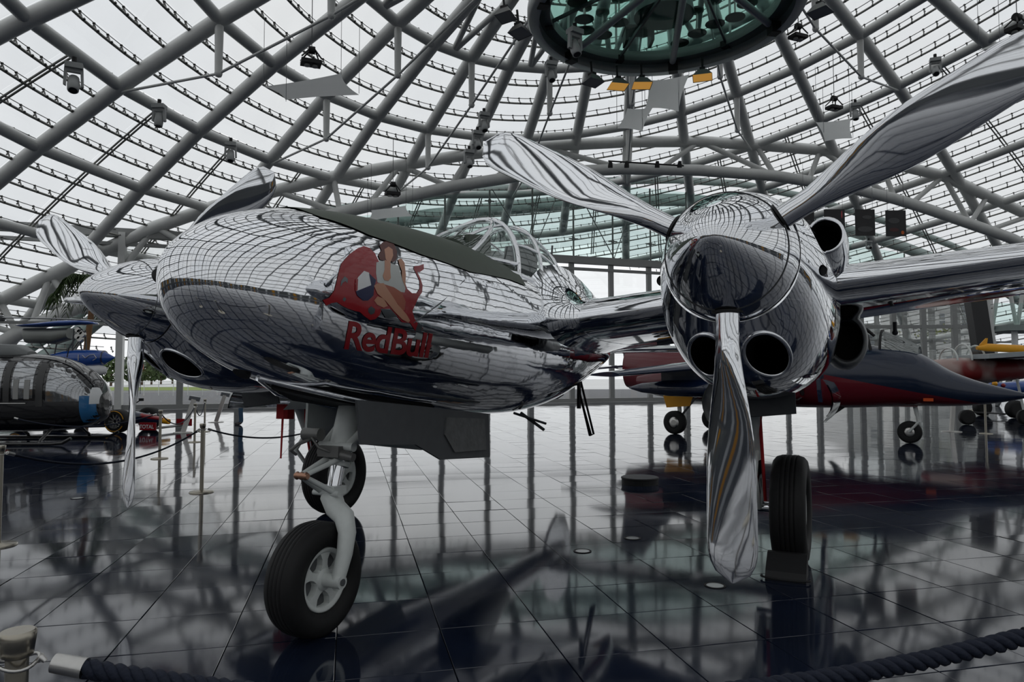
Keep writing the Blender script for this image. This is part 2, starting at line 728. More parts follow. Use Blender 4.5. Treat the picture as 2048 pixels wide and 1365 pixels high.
clamps.sort(key=clamp_key)
rest = MB()
cv = np.array([v.co[:] for v in clamp_me.vertices])
cf = [tuple(p.vertices) for p in clamp_me.polygons]
for k, (p, r, P) in enumerate(clamps):
    if np.linalg.norm(P - CAM) > 75:
        continue
    z = unit(dome(p, r, 1) - dome(p, r, 0))
    y = unit(dome(p, r + .2) - dome(p, r))
    x = np.cross(y, z)
    R = np.stack([x, y, z], 1)
    if k < 300:
        o = link_copy('clamp', clamp_me, ceiling)
        o.matrix_local = Matrix.Translation(P) @ Matrix(R.tolist()).to_4x4()
    else:
        rest.add(cv @ R.T + P, cf, False)
tag(rest.build('more_clamps', CLAMP, ceiling), kind='stuff')

# cable trusses below the shell: king posts with tie rods
for i in range(1, NR, 2):
    if not all(inside(dome(i, r)) for r in (RINGS[2], RINGS[3], RINGS[4])):
        continue
    m = MB()
    A = dome(i, RINGS[4], -.25)
    Bp, Cp = dome(i, RINGS[3]) - (0, 0, 2.0), dome(i, RINGS[2]) - (0, 0, 2.2)
    inner = dome(i, RINGS[1], -1.6)
    for top, bot in ((dome(i, RINGS[3]), Bp), (dome(i, RINGS[2]), Cp)):
        m.tube([top, bot], [.16, .13], 10)
        m.sphere(bot, .15, 8)
    m.tube([A, Bp, Cp, inner], .05, 8)
    m.build('tie_rod_truss', STEEL, ceiling)

# ================================================================== FRONT WALL (gate side)
wall = empty('wall_front', kind='structure')
UP = [(-140, 690), (-60, 640), (0, 602), (100, 552), (205, 502), (310, 455), (428, 414), (550, 382), (667, 354), (800, 331), (941, 308), (1078, 293), (1250, 284), (1400, 283), (1512, 290), (1640, 300), (1760, 322), (1887, 352), (1975, 392), (2060, 432), (2160, 485)]
LO = [(-100, 740), (-20, 700), (35, 668), (95, 640), (151, 617), (270, 560), (400, 505), (540, 462), (680, 426), (800, 397), (900, 374), (1080, 346), (1250, 338), (1400, 341), (1550, 352), (1700, 376), (1790, 398), (1860, 420), (1940, 448), (2020, 476), (2110, 520)]
upw = [ray_dome(*p) for p in UP]
low = [aty(*p, q[1] - .3) for p, q in zip(LO, upw)]
MB().tube(upw, .33, 14).build('arch_tube', STEEL, wall)
MB().tube(low, .33, 14).build('arch_tube', STEEL, wall)
for i in range(1, len(upw) - 1):
    MB().tube([upw[i], low[max(i - 1, 0)] * .55 + low[i] * .45 if i % 2 else low[i]], .15, 10).build('arch_web', STEEL, wall)
    if i % 2:
        MB().tube([upw[i], low[i + 1]], .15, 10).build('arch_web', STEEL, wall)
# outer arch at the rim of the shell
A2 = [(-60, 800), (40, 750), (132, 690), (193, 640), (300, 575), (420, 520), (560, 480), (700, 455), (860, 432), (1000, 418), (1180, 403), (1350, 400), (1480, 408), (1600, 432), (1700, 462), (1800, 492), (1900, 530), (2000, 575), (2100, 640)]


def on_gate(px, py, off=0.):
    d = ray(px, py)
    t = (41.5 + off) / (d[1] - .36 * d[0])
    return CAM + d * t


MB().tube([on_gate(*p, 10.) for p in A2], .5, 14).build('outer_arch_tube', mat('shade_green_steel', (.26, .32, .30), .4), wall)
MB().tube([on_gate(p[0], p[1] - 40, 10.) for p in A2], .3, 12).build('outer_arch_tube', MATS['shade_green_steel'], wall)

GX = np.array([1, .36, 0])
GX = GX / np.linalg.norm(GX)


def gate_pt(x, z, off=0.):
    return np.array([x, gateY(x, off), z])


MULL = mat('mullion_grey', (.27, .275, .27), .45, .1)
ZB = 8.75
# main beam and the rails below it
for z, h, d in ((ZB, .42, .5), (ZB - .55, .16, .25), (4.2, .14, .2), (.12, .24, .3)):
    MB().bar(gate_pt(-27, z), gate_pt(40, z), d, h).build('beam', MULL, wall)
xs_m = np.arange(-19.3, 39, 2.55)
for k, x in enumerate(xs_m):
    w_ = .62 if k == 0 else (.2 if k % 4 else .34)
    MB().bar(gate_pt(x, 0), gate_pt(x, ZB), w_, .3, GX).build('mullion', STEEL if k == 0 else MULL, wall)
    if k < len(xs_m) - 1:
        a, b = x + .12, xs_m[k + 1] - .12
        for z0, z1 in ((.25, 4.12), (4.28, ZB - .65)):
            MB().prism([gate_pt(a, z0), gate_pt(b, z0), gate_pt(b, z1), gate_pt(a, z1)], (-.34, .94, 0), .02).build('pane', PANE_C, wall)


def low_z(x):
    """height of the inner arch above the gate line"""
    P = np.array(low)
    return float(np.interp(x, P[:, 0], P[:, 2]))


ROD = mat('rod_steel', (.16, .18, .17), .35, .6)
xs_r = np.arange(-16.6, 30, 2.55)
for k, x in enumerate(xs_r):
    zt = low_z(x)
    if zt < ZB + 1:
        continue
    m = MB().tube([gate_pt(x, ZB), gate_pt(x, zt)], .055, 8)
    z = ZB + 1.3
    while z < zt - .3:
        m.bar(gate_pt(x - .28, z), gate_pt(x + .28, z), .09, .07)
        m.cyl(gate_pt(x, z - .1), gate_pt(x, z + .1), .09)
        z += 1.9
    m.build('facade_rod', ROD, wall)
    if k < len(xs_r) - 1:
        b = xs_r[k + 1]
        zb2 = low_z(b)
        z = ZB + .25
        while z < min(zt, zb2) - .2:
            z1 = z + 1.88
            ta, tb = min(z1, zt), min(z1, zb2)
            MB().prism([gate_pt(x + .04, z), gate_pt(b - .04, z), gate_pt(b - .04, tb), gate_pt(x + .04, ta)], (-.34, .94, 0), .02).build('pane', PANE_G, wall)
            z += 1.9
# raking stays
for x in (1.25, 6.4):
    MB().tube([gate_pt(x, ZB + .2, -.2), gate_pt(x - 2.4, low_z(x) - .5, -.2)], .03, 6).tube([gate_pt(x, ZB + .2, -.2), gate_pt(x + 1.6, low_z(x) - .3, -.2)], .03, 6).build('stay_cable', ROD, wall)


# ================================================================== MAIN AIRCRAFT
YAW, TILT = .4619, .0462
TH = math.atan2(-math.cos(YAW), -math.sin(YAW))
AO = np.array([1.1729, 3.8063, 2.2658]) + np.array([-math.cos(YAW), math.sin(YAW), 0]) * 4.877 / 2
plane = bpy.data.objects.new('fighter_aircraft', None)
COL.objects.link(plane)
PM = Matrix.Rotation(TH, 4, 'Z') @ Matrix.Rotation(-TILT, 4, 'Y')
MA = np.array(PM.to_3x3())
# the empty stands on the floor below the middle of the aircraft; parts are modelled about the propeller axis level
BASE = np.array([AO[0], AO[1], 0.0])
plane.matrix_world = Matrix.Translation(BASE) @ PM
SH = (AO - BASE) @ MA            # offset of the modelling origin in the empty's frame
tag(plane, 'mirror-polished twin-engined propeller aircraft with red emblem on its nose', 'aircraft')


def ac(m, name, material, parent=None):
    """build a part given in aircraft coordinates"""
    m.v = [(p[0] + SH[0], p[1] + SH[1], p[2] + SH[2]) for p in m.v]
    return m.build(name, material, parent or plane)


def w2a(P):
    return (np.asarray(P, float) - AO) @ MA


def back(px, py, axis, val):
    d = ray(px, py) @ MA
    c = (CAM - AO) @ MA
    return c + d * ((val - c[axis]) / d[axis])


def superloop(x, zt, zb, hw, n=72, e=2.25, y0=0.):
    t = np.arange(n) * 2 * PI / n
    c, s_ = np.cos(t), np.sin(t)
    k = 2 / e
    c_, r_ = (zt + zb) / 2, (zt - zb) / 2
    return np.stack([np.full(n, x), y0 + hw * np.sign(c) * np.abs(c) ** k, c_ + r_ * np.sign(s_) * np.abs(s_) ** k], 1)


POD = [(1.56, -.21, -.21, .0), (1.535, -.085, -.335, .125), (1.455, .015, -.455, .23), (1.29, .135, -.58, .335), (1.02, .25, -.695, .43), (.7, .325, -.775, .48), (.3, .385, -.835, .51),
       (-.2, .435, -.88, .535), (-.7, .465, -.91, .545), (-1.2, .475, -.93, .55), (-2, .46, -.92, .545), (-2.6, .40, -.86, .53), (-3.2, .30, -.73, .48), (-4, .14, -.50, .36), (-4.7, .0, -.30, .20), (-5.1, -.08, -.2, .05)]
PODS = crom(POD, 6, (1.535, -.335, -.085, -.125))
pod = ac(MB().loops([superloop(*r) for r in PODS]), 'fuselage', CHROME)
PX = PODS[::-1]


def pod_at(x):
    return [float(np.interp(x, PX[:, 0], PX[:, k])) for k in (1, 2, 3)]


def pod_y(x, z):
    zt, zb, hw = pod_at(x)
    c, r = (zt + zb) / 2, (zt - zb) / 2
    q = min(1., abs((z - c) / max(r, 1e-4)))
    return hw * max(0., 1 - q ** 2.25) ** (1 / 2.25)


def on_pod(px, py, lift=.004):
    """line of sight of a traced point met with the left side of the pod"""
    d = ray(px, py) @ MA
    c = (CAM - AO) @ MA
    t0, t1 = (c[1] - .9) / -d[1], c[1] / -d[1]
    lo_, prev = t0, None
    for t in np.linspace(t0, t1, 160):
        P = c + d * t
        if P[1] - pod_y(P[0], P[2]) < 0 and P[0] < 1.55:
            break
        lo_ = t
    hi_ = t
    for _ in range(24):
        md = (lo_ + hi_) / 2
        P = c + d * md
        if P[1] - pod_y(P[0], P[2]) < 0:
            hi_ = md
        else:
            lo_ = md
    return c + d * lo_ - unit(d) * lift


# dark olive anti-glare panel lying on the top of the nose
AGE = []
for q in ((600, 421), (640, 436), (735, 471), (840, 510), (940, 545), (1020, 561)):
    P = on_pod(*q, 0.)
    zt, zb, hw = pod_at(P[0])
    AGE.append((P[0], math.atan2((abs(P[1]) / hw) ** (2.25 / 2), max(1e-6, (P[2] - (zt + zb) / 2) / ((zt - zb) / 2)) ** (2.25 / 2))))
AGE.sort()


def AGH(x):
    return float(np.interp(x, [a[0] for a in AGE], [a[1] for a in AGE]))


L_ = []
for x in np.linspace(max(a[0] for a in AGE), -1.6, 40):
    zt, zb, hw = pod_at(x)
    c, r = (zt + zb) / 2, (zt - zb) / 2
    half = AGH(x)
    row = []
    for a in np.linspace(-half, half, 25):
        s_, co = math.cos(a), math.sin(a)
        row.append((x, (hw + .006) * np.sign(co) * abs(co) ** (2 / 2.25), c + (r + .007) * abs(s_) ** (2 / 2.25)))
    L_.append(row)
ac(MB().loops(L_, closed=False), 'antiglare_panel', OLIVE, pod)

# ---- canopy
CAN = [(-.86, .475, .22), (-1.05, .57, .30), (-1.35, .73, .35), (-1.65, .835, .37), (-1.95, .875, .375), (-2.3, .86, .375), (-2.7, .76, .36), (-3.1, .60, .30), (-3.5, .38, .22)]
CANS = crom(CAN, 4)


def can_at(x):
    Q = CANS[::-1]
    return [float(np.interp(x, Q[:, 0], Q[:, k])) for k in (1, 2)]


def can_pt(x, a, lift=0.):
    """a: angle from the left sill (0) over the top (pi/2) to the right sill (pi)"""
    zt, hw = can_at(x)
    z0 = pod_at(x)[0] - .20
    co, si = math.cos(a), math.sin(a)
    return (x, (hw + lift) * np.sign(co) * abs(co) ** .85, z0 + (zt - z0 + lift) * abs(si) ** .8)


can = ac(MB().tube([can_pt(-1.62, a, .01) for a in np.linspace(0, PI, 25)], .028, 8), 'canopy', CHROME_S)
can.name = 'canopy'
for x in (-2.12, -2.62):
    ac(MB().tube([can_pt(x, a, .008) for a in np.linspace(0, PI, 25)], .022, 8), 'canopy_bow', CHROME_S, can)
ac(MB().tube([can_pt(-1.62 + .68 * math.sin(a) ** .001 * (abs(math.cos(a)) ** 2.2), a * .9 + .05 * PI, .006) for a in np.linspace(0, PI, 31)], .02, 8), 'windscreen_bow', CHROME_S, can)
for a in (.16 * PI, .30 * PI, .70 * PI, .84 * PI):
    ac(MB().tube([can_pt(x, a, .008) for x in np.linspace(-1.62, -3.3, 14)], .014, 6), 'canopy_rail', CHROME_S, can)
for a in (0.03, PI - .03):
    ac(MB().tube([can_pt(x, a, .012) for x in np.linspace(-.95, -3.4, 18)], .024, 6), 'canopy_sill', CHROME_S, can)
for a in (.33 * PI, .67 * PI):
    ac(MB().tube([can_pt(x, a, .006) for x in np.linspace(-1.0, -1.62, 8)], .016, 6), 'windscreen_post', CHROME_S, can)


def can_patch(x0, x1, a0, a1, name, m, nx=8, na=10, lift=0.):
    Lq = [[can_pt(x, a, lift) for a in np.linspace(a0, a1, na)] for x in np.linspace(x0, x1, nx)]
    ac(MB().loops(Lq, closed=False), name, m, can)


GLASS = mat_clear('canopy_glass', (.86, .90, .88), .01, .14)
for (x0, x1) in ((-.95, -1.60), (-1.64, -2.10), (-2.14, -2.60), (-2.64, -3.3)):
    for a0, a1 in ((.04 * PI, .30 * PI), (.31 * PI, .69 * PI), (.70 * PI, .96 * PI)):
        can_patch(x0, x1, a0, a1, 'pane', GLASS)
# cockpit: instrument coaming, seat back, gunsight
cp = MB()
cp.prism([(-1.02, 0, .36), (-1.02, 0, .55), (-1.38, 0, .62), (-1.42, 0, .36)], (0, 1, 0), .44)
ac(cp, 'instrument_coaming', OLIVE, can)
ac(MB().prism([(-2.45, 0, .25), (-2.30, 0, .25), (-2.42, 0, .78), (-2.50, 0, .78)], (0, 1, 0), .34), 'pilot_seat', GREYD, can)
ac(MB().tube([(-3.2, 0, .55), (-3.25, 0, .95)], .012, 6), 'antenna_mast', GREYD)

# ---- nacelles, booms, propellers
NAC = [(-.10, .37, -.37, .37), (-.16, .385, -.43, .395), (-.27, .415, -.545, .435), (-.45, .445, -.665, .475), (-.75, .475, -.745, .505), (-1.2, .495, -.775, .52), (-1.8, .50, -.75, .52), (-2.5, .47, -.68, .50),
       (-3.4, .41, -.58, .45), (-4.5, .35, -.47, .40), (-5.5, .30, -.36, .34), (-7, .25, -.26, .26), (-8.5, .20, -.18, .19), (-9.3, .15, -.10, .12), (-9.55, .06, -.0, .03)]
NACS = crom(NAC, 10)
NX = NACS[::-1]


def nac_at(x):
    return [float(np.interp(x, NX[:, 0], NX[:, k])) for k in (1, 2, 3)]


HOLES = [(-.165, -.535, .118, .112), (.165, -.535, .118, .112)]


def nac_front_x(y, z):
    """station where the front of the nacelle reaches (y,z)"""
    for x in np.linspace(-.1, -1.4, 400):
        zt, zb, hw = nac_at(x)
        c, r = (zt + zb) / 2, (zt - zb) / 2
        if abs(y / hw) ** 2.15 + abs((z - c) / r) ** 2.15 <= 1:
            return x
    return -1.4


def blade_loops(R0=.30, R1=1.753, n=26, m=22):
    out = []
    for k in range(n + 1):
        s_ = k / n
        s_ = s_ ** .9
        r = R0 + (R1 - R0) * s_
        if s_ < .12:
            c = .125 + .0 * s_
        else:
            q = (s_ - .12) / .88
            c = .125 + .180 * math.sin(min(1, q / .5) * PI / 2) ** 1.1
            if q > .5:
                c = .305 - .03 * ((q - .5) / .5)
        if s_ > .86:
            c *= math.sqrt(max(0.004, 1 - ((s_ - .86) / .14) ** 2.3))
        th = .125 * (1 - min(1, s_ / .42)) ** 1.2 + .055 * (1 - s_) + .014
        th = min(th, .125)
        if s_ > .9:
            th *= math.sqrt(max(.02, 1 - ((s_ - .9) / .1) ** 2))
        beta = math.radians(54 - 39 * min(1, s_ * 1.1) ** .7)
        t = np.arange(m) * 2 * PI / m
        ch = np.cos(t) * c / 2
        tk = np.sin(t) * th / 2 * (1 - .28 * np.cos(t) * min(1, s_ * 3))
        out.append((r, ch, tk, beta))
    return out


BL = blade_loops()


def build_engine(y0, phase, twist):
    nm = MB()
    L_ = [superloop(*r, n=128, e=2.15, y0=y0) for r in NACS]
    nm.loops(L_, caps=True)
    # cut the two chin intakes open
    keep_f, keep_s = [], []
    V = np.array(nm.v)
    for f_, s_ in zip(nm.f, nm.sm):
        c = V[list(f_)].mean(0)
        cut = len(f_) == 4 and c[0] > -.9 and any(((c[1] - y0 - hy) / ry) ** 2 + ((c[2] - hz) / rz) ** 2 < 1 for hy, hz, ry, rz in HOLES)
        if not cut:
            keep_f.append(f_)
            keep_s.append(s_)
    nm.f, nm.sm = keep_f, keep_s
    nac = ac(nm, 'engine_nacelle', CHROME)
    for hy, hz, ry, rz in HOLES:
        t = np.linspace(0, 2 * PI, 40, endpoint=False)
        rim = np.array([(nac_front_x(hy + ry * math.cos(a), hz + rz * math.sin(a)) + .004, y0 + hy + ry * math.cos(a), hz + rz * math.sin(a)) for a in t])
        ac(MB().tube(rim, .013, 8, closed=True), 'intake_lip', CHROME_S, nac)
        inner = rim.copy()
        inner[:, 0] -= .9
        inner[:, 1:] = (inner[:, 1:] - (y0 + hy, hz)) * .8 + (y0 + hy, hz)
        mid = rim.copy()
        mid[:, 0] -= .08
        ac(MB().loops([rim, mid, inner], caps=False).add(inner, [tuple(range(40))], False), 'intake_duct', BLACK, nac)
    # spinner
    prof = [(.50, .0), (.495, .03), (.475, .065), (.43, .115), (.35, .175), (.24, .24), (.12, .30), (.0, .343), (-.06, .36), (-.095, .367)]
    prof = crom(prof, 5, (.495, -.03))
    sp = ac(MB().lathe([(p[0], max(p[1], 0)) for p in prof], (0, y0, 0), (1, 0, 0), 64), 'spinner', CHROME_S)
    ac(MB().lathe([(-.093, .369), (-.103, .369)], (0, y0, 0), (1, 0, 0), 64), 'spinner_gap', BLACK, sp)
    ac(MB().tube([(.06, y0 + .325 * math.cos(a), .325 * math.sin(a)) for a in np.linspace(0, 2 * PI, 64, endpoint=False)], .003, 4, closed=True), 'spinner_seam', GREYD, sp)
    for k in range(3):
        ph = phase + k * 2 * PI / 3
        s_ = np.array([0, math.cos(ph), math.sin(ph)])
        tg = np.array([0, -math.sin(ph), math.cos(ph)])
        ax = np.array([1., 0, 0])
        L_ = []
        for r, ch, tk, be in BL:
            cd = math.cos(be) * tg * twist + math.sin(be) * ax
            nd = np.cross(s_, cd)
            L_.append(np.array([0, y0, 0]) + s_ * r + np.outer(ch, cd) + np.outer(tk, nd))
        bl = ac(MB().loops(L_), 'propeller_blade', BLADE)
        ac(MB().lathe([(.318, .085), (.332, .085)], (0.0, y0, 0), s_, 28), 'blade_socket', BLACK, bl)
    # scoops on both flanks of the engine
    for sd in (-1, 1):
        yc = y0 + sd * .455
        m = MB()
        Lq = []
        for x, r, z in ((-.98, .098, .28), (-.965, .108, .28), (-1.0, .118, .285), (-1.25, .135, .27), (-1.55, .13, .24), (-1.95, .05, .20)):
            t = np.arange(28) * 2 * PI / 28
            Lq.append(np.stack([np.full(28, x) - .05 * np.sin(t), yc + r * np.cos(t), z + r * 1.15 * np.sin(t)], 1))
        m.loops(Lq, caps=False)
        sc = ac(m, 'air_scoop', CHROME_S)
        t = np.arange(28) * 2 * PI / 28
        rr = np.stack([np.full(28, -.98) - .05 * np.sin(t), yc + .098 * np.cos(t), .28 + .113 * np.sin(t)], 1)
        r2 = rr.copy()
        r2[:, 0] -= .4
        ac(MB().loops([rr, r2], caps=False).add(r2, [tuple(range(28))], False), 'scoop_duct', BLACK, sc)
        py = y0 + sd * .452
        pp = ac(MB().tube([(-.75, py - sd * .06, -.06), (-.50, py, -.06), (-.37, py, -.06)], .034, 18, caps=False), 'exhaust_stub', CHROME_S)
        ac(MB().lathe([(0, .032), (.004, .032)], (-.39, py, -.06), (1, 0, 0), 18), 'stub_bore', BLACK, pp)
        # coolant radiator on the boom
        yb = y0 + sd * .50
        Lq = []
        for x, r in ((-4.64, .215), (-4.57, .23), (-4.55, .26), (-4.62, .30), (-5.0, .31), (-5.5, .26), (-6.2, .12)):
            t = np.arange(36) * 2 * PI / 36
            Lq.append(np.stack([np.full(36, x), yb + r * .72 * np.cos(t) - sd * .1 * max(0, (-4.7 - x)), -.07 + r * np.sin(t)], 1))
        rd = ac(MB().loops(Lq, caps=False), 'radiator_fairing', mat('grey_scoop_paint', (.32, .33, .33), .35, .3))
        t = np.arange(36) * 2 * PI / 36
        rr = np.stack([np.full(36, -4.63), yb + .218 * .72 * np.cos(t), -.07 + .218 * np.sin(t)], 1)
        r2 = rr + (-.5, 0, 0)
        ac(MB().loops([rr, r2], caps=False).add(r2, [tuple(range(36))], False), 'radiator_duct', BLACK, rd)
    # turbo hump and tail fin
    ac(MB().sphere((-3.1, y0, .42), .3, 20, (1.6, .9, .5)), 'supercharger_hump', CHROME, nac)
    fin = [(-8.2, .15), (-8.75, .85), (-9.1, 1.0), (-9.5, .9), (-9.75, .35), (-9.75, -.2), (-9.5, -.62), (-9.2, -.7), (-8.85, -.5), (-8.4, -.05)]
    ac(MB().prism([(x, y0, z) for x, z in fin], (0, 1, 0), .07), 'tail_fin', CHROME_S)
    return nac


nac_l = build_engine(2.4385, -1.5623, 1)
nac_r = build_engine(-2.4385, -1.5488, 1)

# ---- wings
AF = [(0, 0), (.012, .028), (.04, .05), (.1, .075), (.2, .095), (.32, .10), (.45, .092), (.6, .073), (.75, .048), (.9, .02), (1, .002)]
AFL = [(1, -.002), (.9, -.008), (.75, -.02), (.6, -.032), (.45, -.042), (.32, -.048), (.2, -.05), (.1, -.045), (.04, -.034), (.012, -.02)]


def airfoil(k=1.):
    up = crom(AF, 4, (.012, -.02))
    lo_ = crom(AFL, 4)
    return np.array([(c, t * k) for c, t in np.vstack([up, lo_[1:-1]])])


def wing_loop(y, le, te, z0, k):
    A = airfoil(k)
    ch = le - te
    return np.stack([le - A[:, 0] * ch, np.full(len(A), y), z0 + A[:, 1] * ch], 1)


def wing_le(y):
    y = abs(y)
    le = -2.02 if y < 2.44 else -2.02 - .40 * (y - 2.44) / 5.4
    te = -4.95 + .20 * y / 2.44 if y < 2.44 else -4.75 + 1.15 * (y - 2.44) / 5.4
    return le, te, -.135 + .0985 * y, 1.0 - .25 * y / 8


def wing(ys, name):
    return ac(MB().loops([wing_loop(y, *wing_le(y)) for y in ys]), name, CHROME_S)


wing([-2.44, -1.6, -.8, -.2, 0, .2, .8, 1.6, 2.44], 'centre_wing')
for sd in (-1, 1):
    L_ = [wing_loop(sd * y, *wing_le(y)) for y in (2.44, 3.5, 4.5, 5.5, 6.5, 7.2)]
    for y, k in ((7.5, .93), (7.75, .80), (7.88, .62), (7.96, .36), (7.99, .1)):
        le, te, z, t_ = wing_le(y)
        c = (le * .6 + te * .4)
        L_.append(wing_loop(sd * y, c + (le - c) * k, c + (te - c) * k, z, t_))
    wg = ac(MB().loops(L_), 'outer_wing', CHROME_S)
    ac(MB().tube([(-4.3, sd * 3.4, .08), (-4.3, sd * 3.4, -.02)], .02, 6).sphere((-4.3, sd * 3.4, -.03), .03, 8), 'flap_hinge', GREYD, wg)
    # root fairings where wing meets pod
    m = MB()
    Lq = []
    for q in np.linspace(0, 1, 10):
        y = sd * (.38 + .42 * q)
        le, te, z, t_ = wing_le(.8)
        g_ = (1 - q) ** 2
        Lq.append(wing_loop(y, le + .35 * g_, te - .1 * g_, wing_le(y)[2] + .03 * g_, 1.0 + .9 * g_))
    ac(m.loops(Lq), 'wing_root_fairing', CHROME)
ac(MB().loops([wing_loop(y, -8.55, -9.55, .22, .7) for y in (-3.0, -2.4, 0, 2.4, 3.0)]), 'tailplane', CHROME_S)


# ---- landing gear
def wheel(center, axis, R, w, name, spokes=5, rimm=None):
    """tyre with grooves, cast hub with lightening holes"""
    rimm = rimm or GREYP
    r0 = R * .56
    pr = [(-w * .30, r0), (-w * .44, r0 * 1.06), (-w * .5, R * .78), (-w * .47, R * .90), (-w * .38, R * .965), (-w * .24, R * .992)]
    for gx in (-.19, -.065, .065, .19):
        pr += [(w * (gx - .018), R * .999), (w * (gx - .010), R * .982), (w * (gx + .010), R * .982), (w * (gx + .018), R * .999)]
    pr += [(-a, b) for a, b in pr[:6]][::-1]
    ty = ac(MB().lathe(pr, center, axis, 72, caps=False), name, RUBBER)
    hb = MB()
    hb.lathe([(-w * .30, r0 * 1.0), (-w * .36, r0 * 1.0), (-w * .37, r0 * .95), (-w * .33, r0 * .86), (-w * .30, r0 * .84), (w * .30, r0 * .84), (w * .33, r0 * .86), (w * .37, r0 * .95), (w * .36, r0), (w * .30, r0)], center, axis, 48, caps=False)
    ac(hb, 'wheel_rim', rimm, ty)
    u, v, d = frame(axis)
    c = np.asarray(center, float)
    for k in range(spokes):
        a = 2 * PI * k / spokes + .3
        rd = u * math.cos(a) + v * math.sin(a)
        m = MB()
        tg = -u * math.sin(a) + v * math.cos(a)
        hw_ = [(.24, .20), (.45, .12), (.62, .12), (.78, .20), (.90, .36)]
        pl = [c + rd * r0 * r_ + tg * r0 * h_ for r_, h_ in hw_] + [c + rd * r0 * r_ - tg * r0 * h_ for r_, h_ in hw_[::-1]]
        m.prism(pl, d, w * .62)
        ac(m, 'wheel_spoke', rimm, ty)
    ac(MB().lathe([(-w * .36, r0 * .22), (-w * .33, r0 * .34), (-w * .2, r0 * .36), (w * .2, r0 * .36), (w * .33, r0 * .34), (w * .36, r0 * .22)], c, d, 32), 'wheel_boss', rimm, ty)
    ac(MB().lathe([(-w * .12, r0 * .85), (w * .12, r0 * .85)], c, d, 40), 'brake_drum', GREYD, ty)
    return ty


fx, fy = math.cos(TH), math.sin(TH)
nwc = w2a((AO[0] + fx * .4961, AO[1] + fy * .4961, .343))
wheel(nwc, (0, 1, 0), .348, .235, 'nose_wheel')
ngs = MB().tube([(.09, 0, -.74), (.235, 0, -1.22)], [.080, .078], 20)
ng = ac(ngs, 'nose_gear_strut', GREYP)
ac(MB().tube([(.225, 0, -1.20), (.275, 0, -1.44)], .044, 20), 'oleo_piston', mat('oleo_chrome', (.85, .86, .88), .06, 1.), ng)
ac(MB().tube([(.228, 0, -1.235), (.236, 0, -1.265)], .072, 20), 'gland_nut', GREYP, ng)
fk = MB()
fk.tube([(.275, 0, -1.415), (.285, 0, -1.46), (.30, .05, -1.525), (.315, .135, -1.57), (.335, .178, -1.66), (.36, .186, -1.78), (nwc[0], .178, nwc[2] + .0)], [.066, .07, .066, .062, .056, .05, .042], 16)
fk.cyl((nwc[0], -.02, nwc[2]), (nwc[0], .215, nwc[2]), .042)
ac(fk, 'nose_fork', GREYP, ng)
ac(MB().cyl((nwc[0], .205, nwc[2]), (nwc[0], .222, nwc[2]), .022), 'axle_bolt', GREYD, ng)
tq = MB()
ap = np.array([.545, -.02, -1.305])
for a in ((.24, -.055, -1.20), (.24, .055, -1.20)):
    tq.tube([a, ap + (0, a[1] * .3, 0)], [.020, .015], 8)
for a in ((.30, -.055, -1.435), (.30, .055, -1.435)):
    tq.tube([a, ap + (0, a[1] * .3, 0)], [.020, .015], 8)
ac(tq, 'torque_link', GREYP, ng)
ac(MB().lathe([(-.05, .018), (-.035, .026), (-.02, .018), (0, .026), (.02, .018), (.035, .026), (.05, .018)], ap, (0, 1, 0), 14), 'link_pin', mat('copper_pin', (.45, .25, .17), .35, .9), ng)
db = MB()
db.tube([(-.12, .15, -.84), (.26, .10, -1.13)], .030, 12)
db.tube([(-.12, -.15, -.84), (.26, -.10, -1.13)], .026, 12)
db.cyl((.265, -.13, -1.135), (.265, .15, -1.135), .03)
ac(db, 'drag_brace', GREYP, ng)
hy = MB()
hy.tube([(.34, -.20, -1.06), (.34, -.06, -1.06)], .042, 14)
hy.tube([(.30, -.10, -1.17), (.30, .06, -1.18), (.29, .17, -1.20)], [.032, .036, .028], 12)
hy.box((.29, .0, -1.165), (.10, .17, .07))
hy.tube([(.36, -.12, -1.09), (.45, -.15, -1.12), (.47, -.19, -1.16), (.41, -.20, -1.19)], .010, 8)
hy.tube([(.38, -.10, -1.08), (.40, -.02, -1.14), (.33, .02, -1.17)], .008, 8)
ac(hy, 'shimmy_damper', mat('dark_hydraulic', (.16, .16, .155), .35, .3), ng)
ac(MB().box((.285, 0, -1.41), (.12, .14, .05)).cyl((.33, -.11, -1.43), (.33, .10, -1.43), .018), 'fork_crown', GREYP, ng)
# nose gear doors
P_ = [back(*p, 1, .30) for p in ((712, 800), (830, 812), (975, 828), (978, 915), (880, 920), (830, 890), (720, 890))]
nd = ac(MB().prism(P_, (0, 1, .0), .02), 'nose_gear_door', GREYD)
ac(MB().prism([p * (1, 1, 1) + (0, .016, .0) for p in [back(*q, 1, .30) for q in ((890, 835), (965, 838), (968, 900), (905, 905), (885, 870))]], (0, 1, 0), .012), 'door_inner_panel', mat('door_inner_grey', (.13, .135, .135), .45, 0, .3, 14, .4), nd)
ac(MB().tube([back(*p, 1, .27) for p in ((900, 872), (925, 860), (945, 880), (915, 890))], .008, 6), 'door_link', GREYP, nd)
P_ = [(.22, -.30, -.84), (-.3, -.31, -.88), (-1.25, -.31, -.93), (-1.28, -.36, -1.25), (-.2, -.36, -1.14), (.16, -.36, -1.10)]
ac(MB().prism(P_, (0, 1, 0.1), .02), 'nose_gear_door', GREYP)
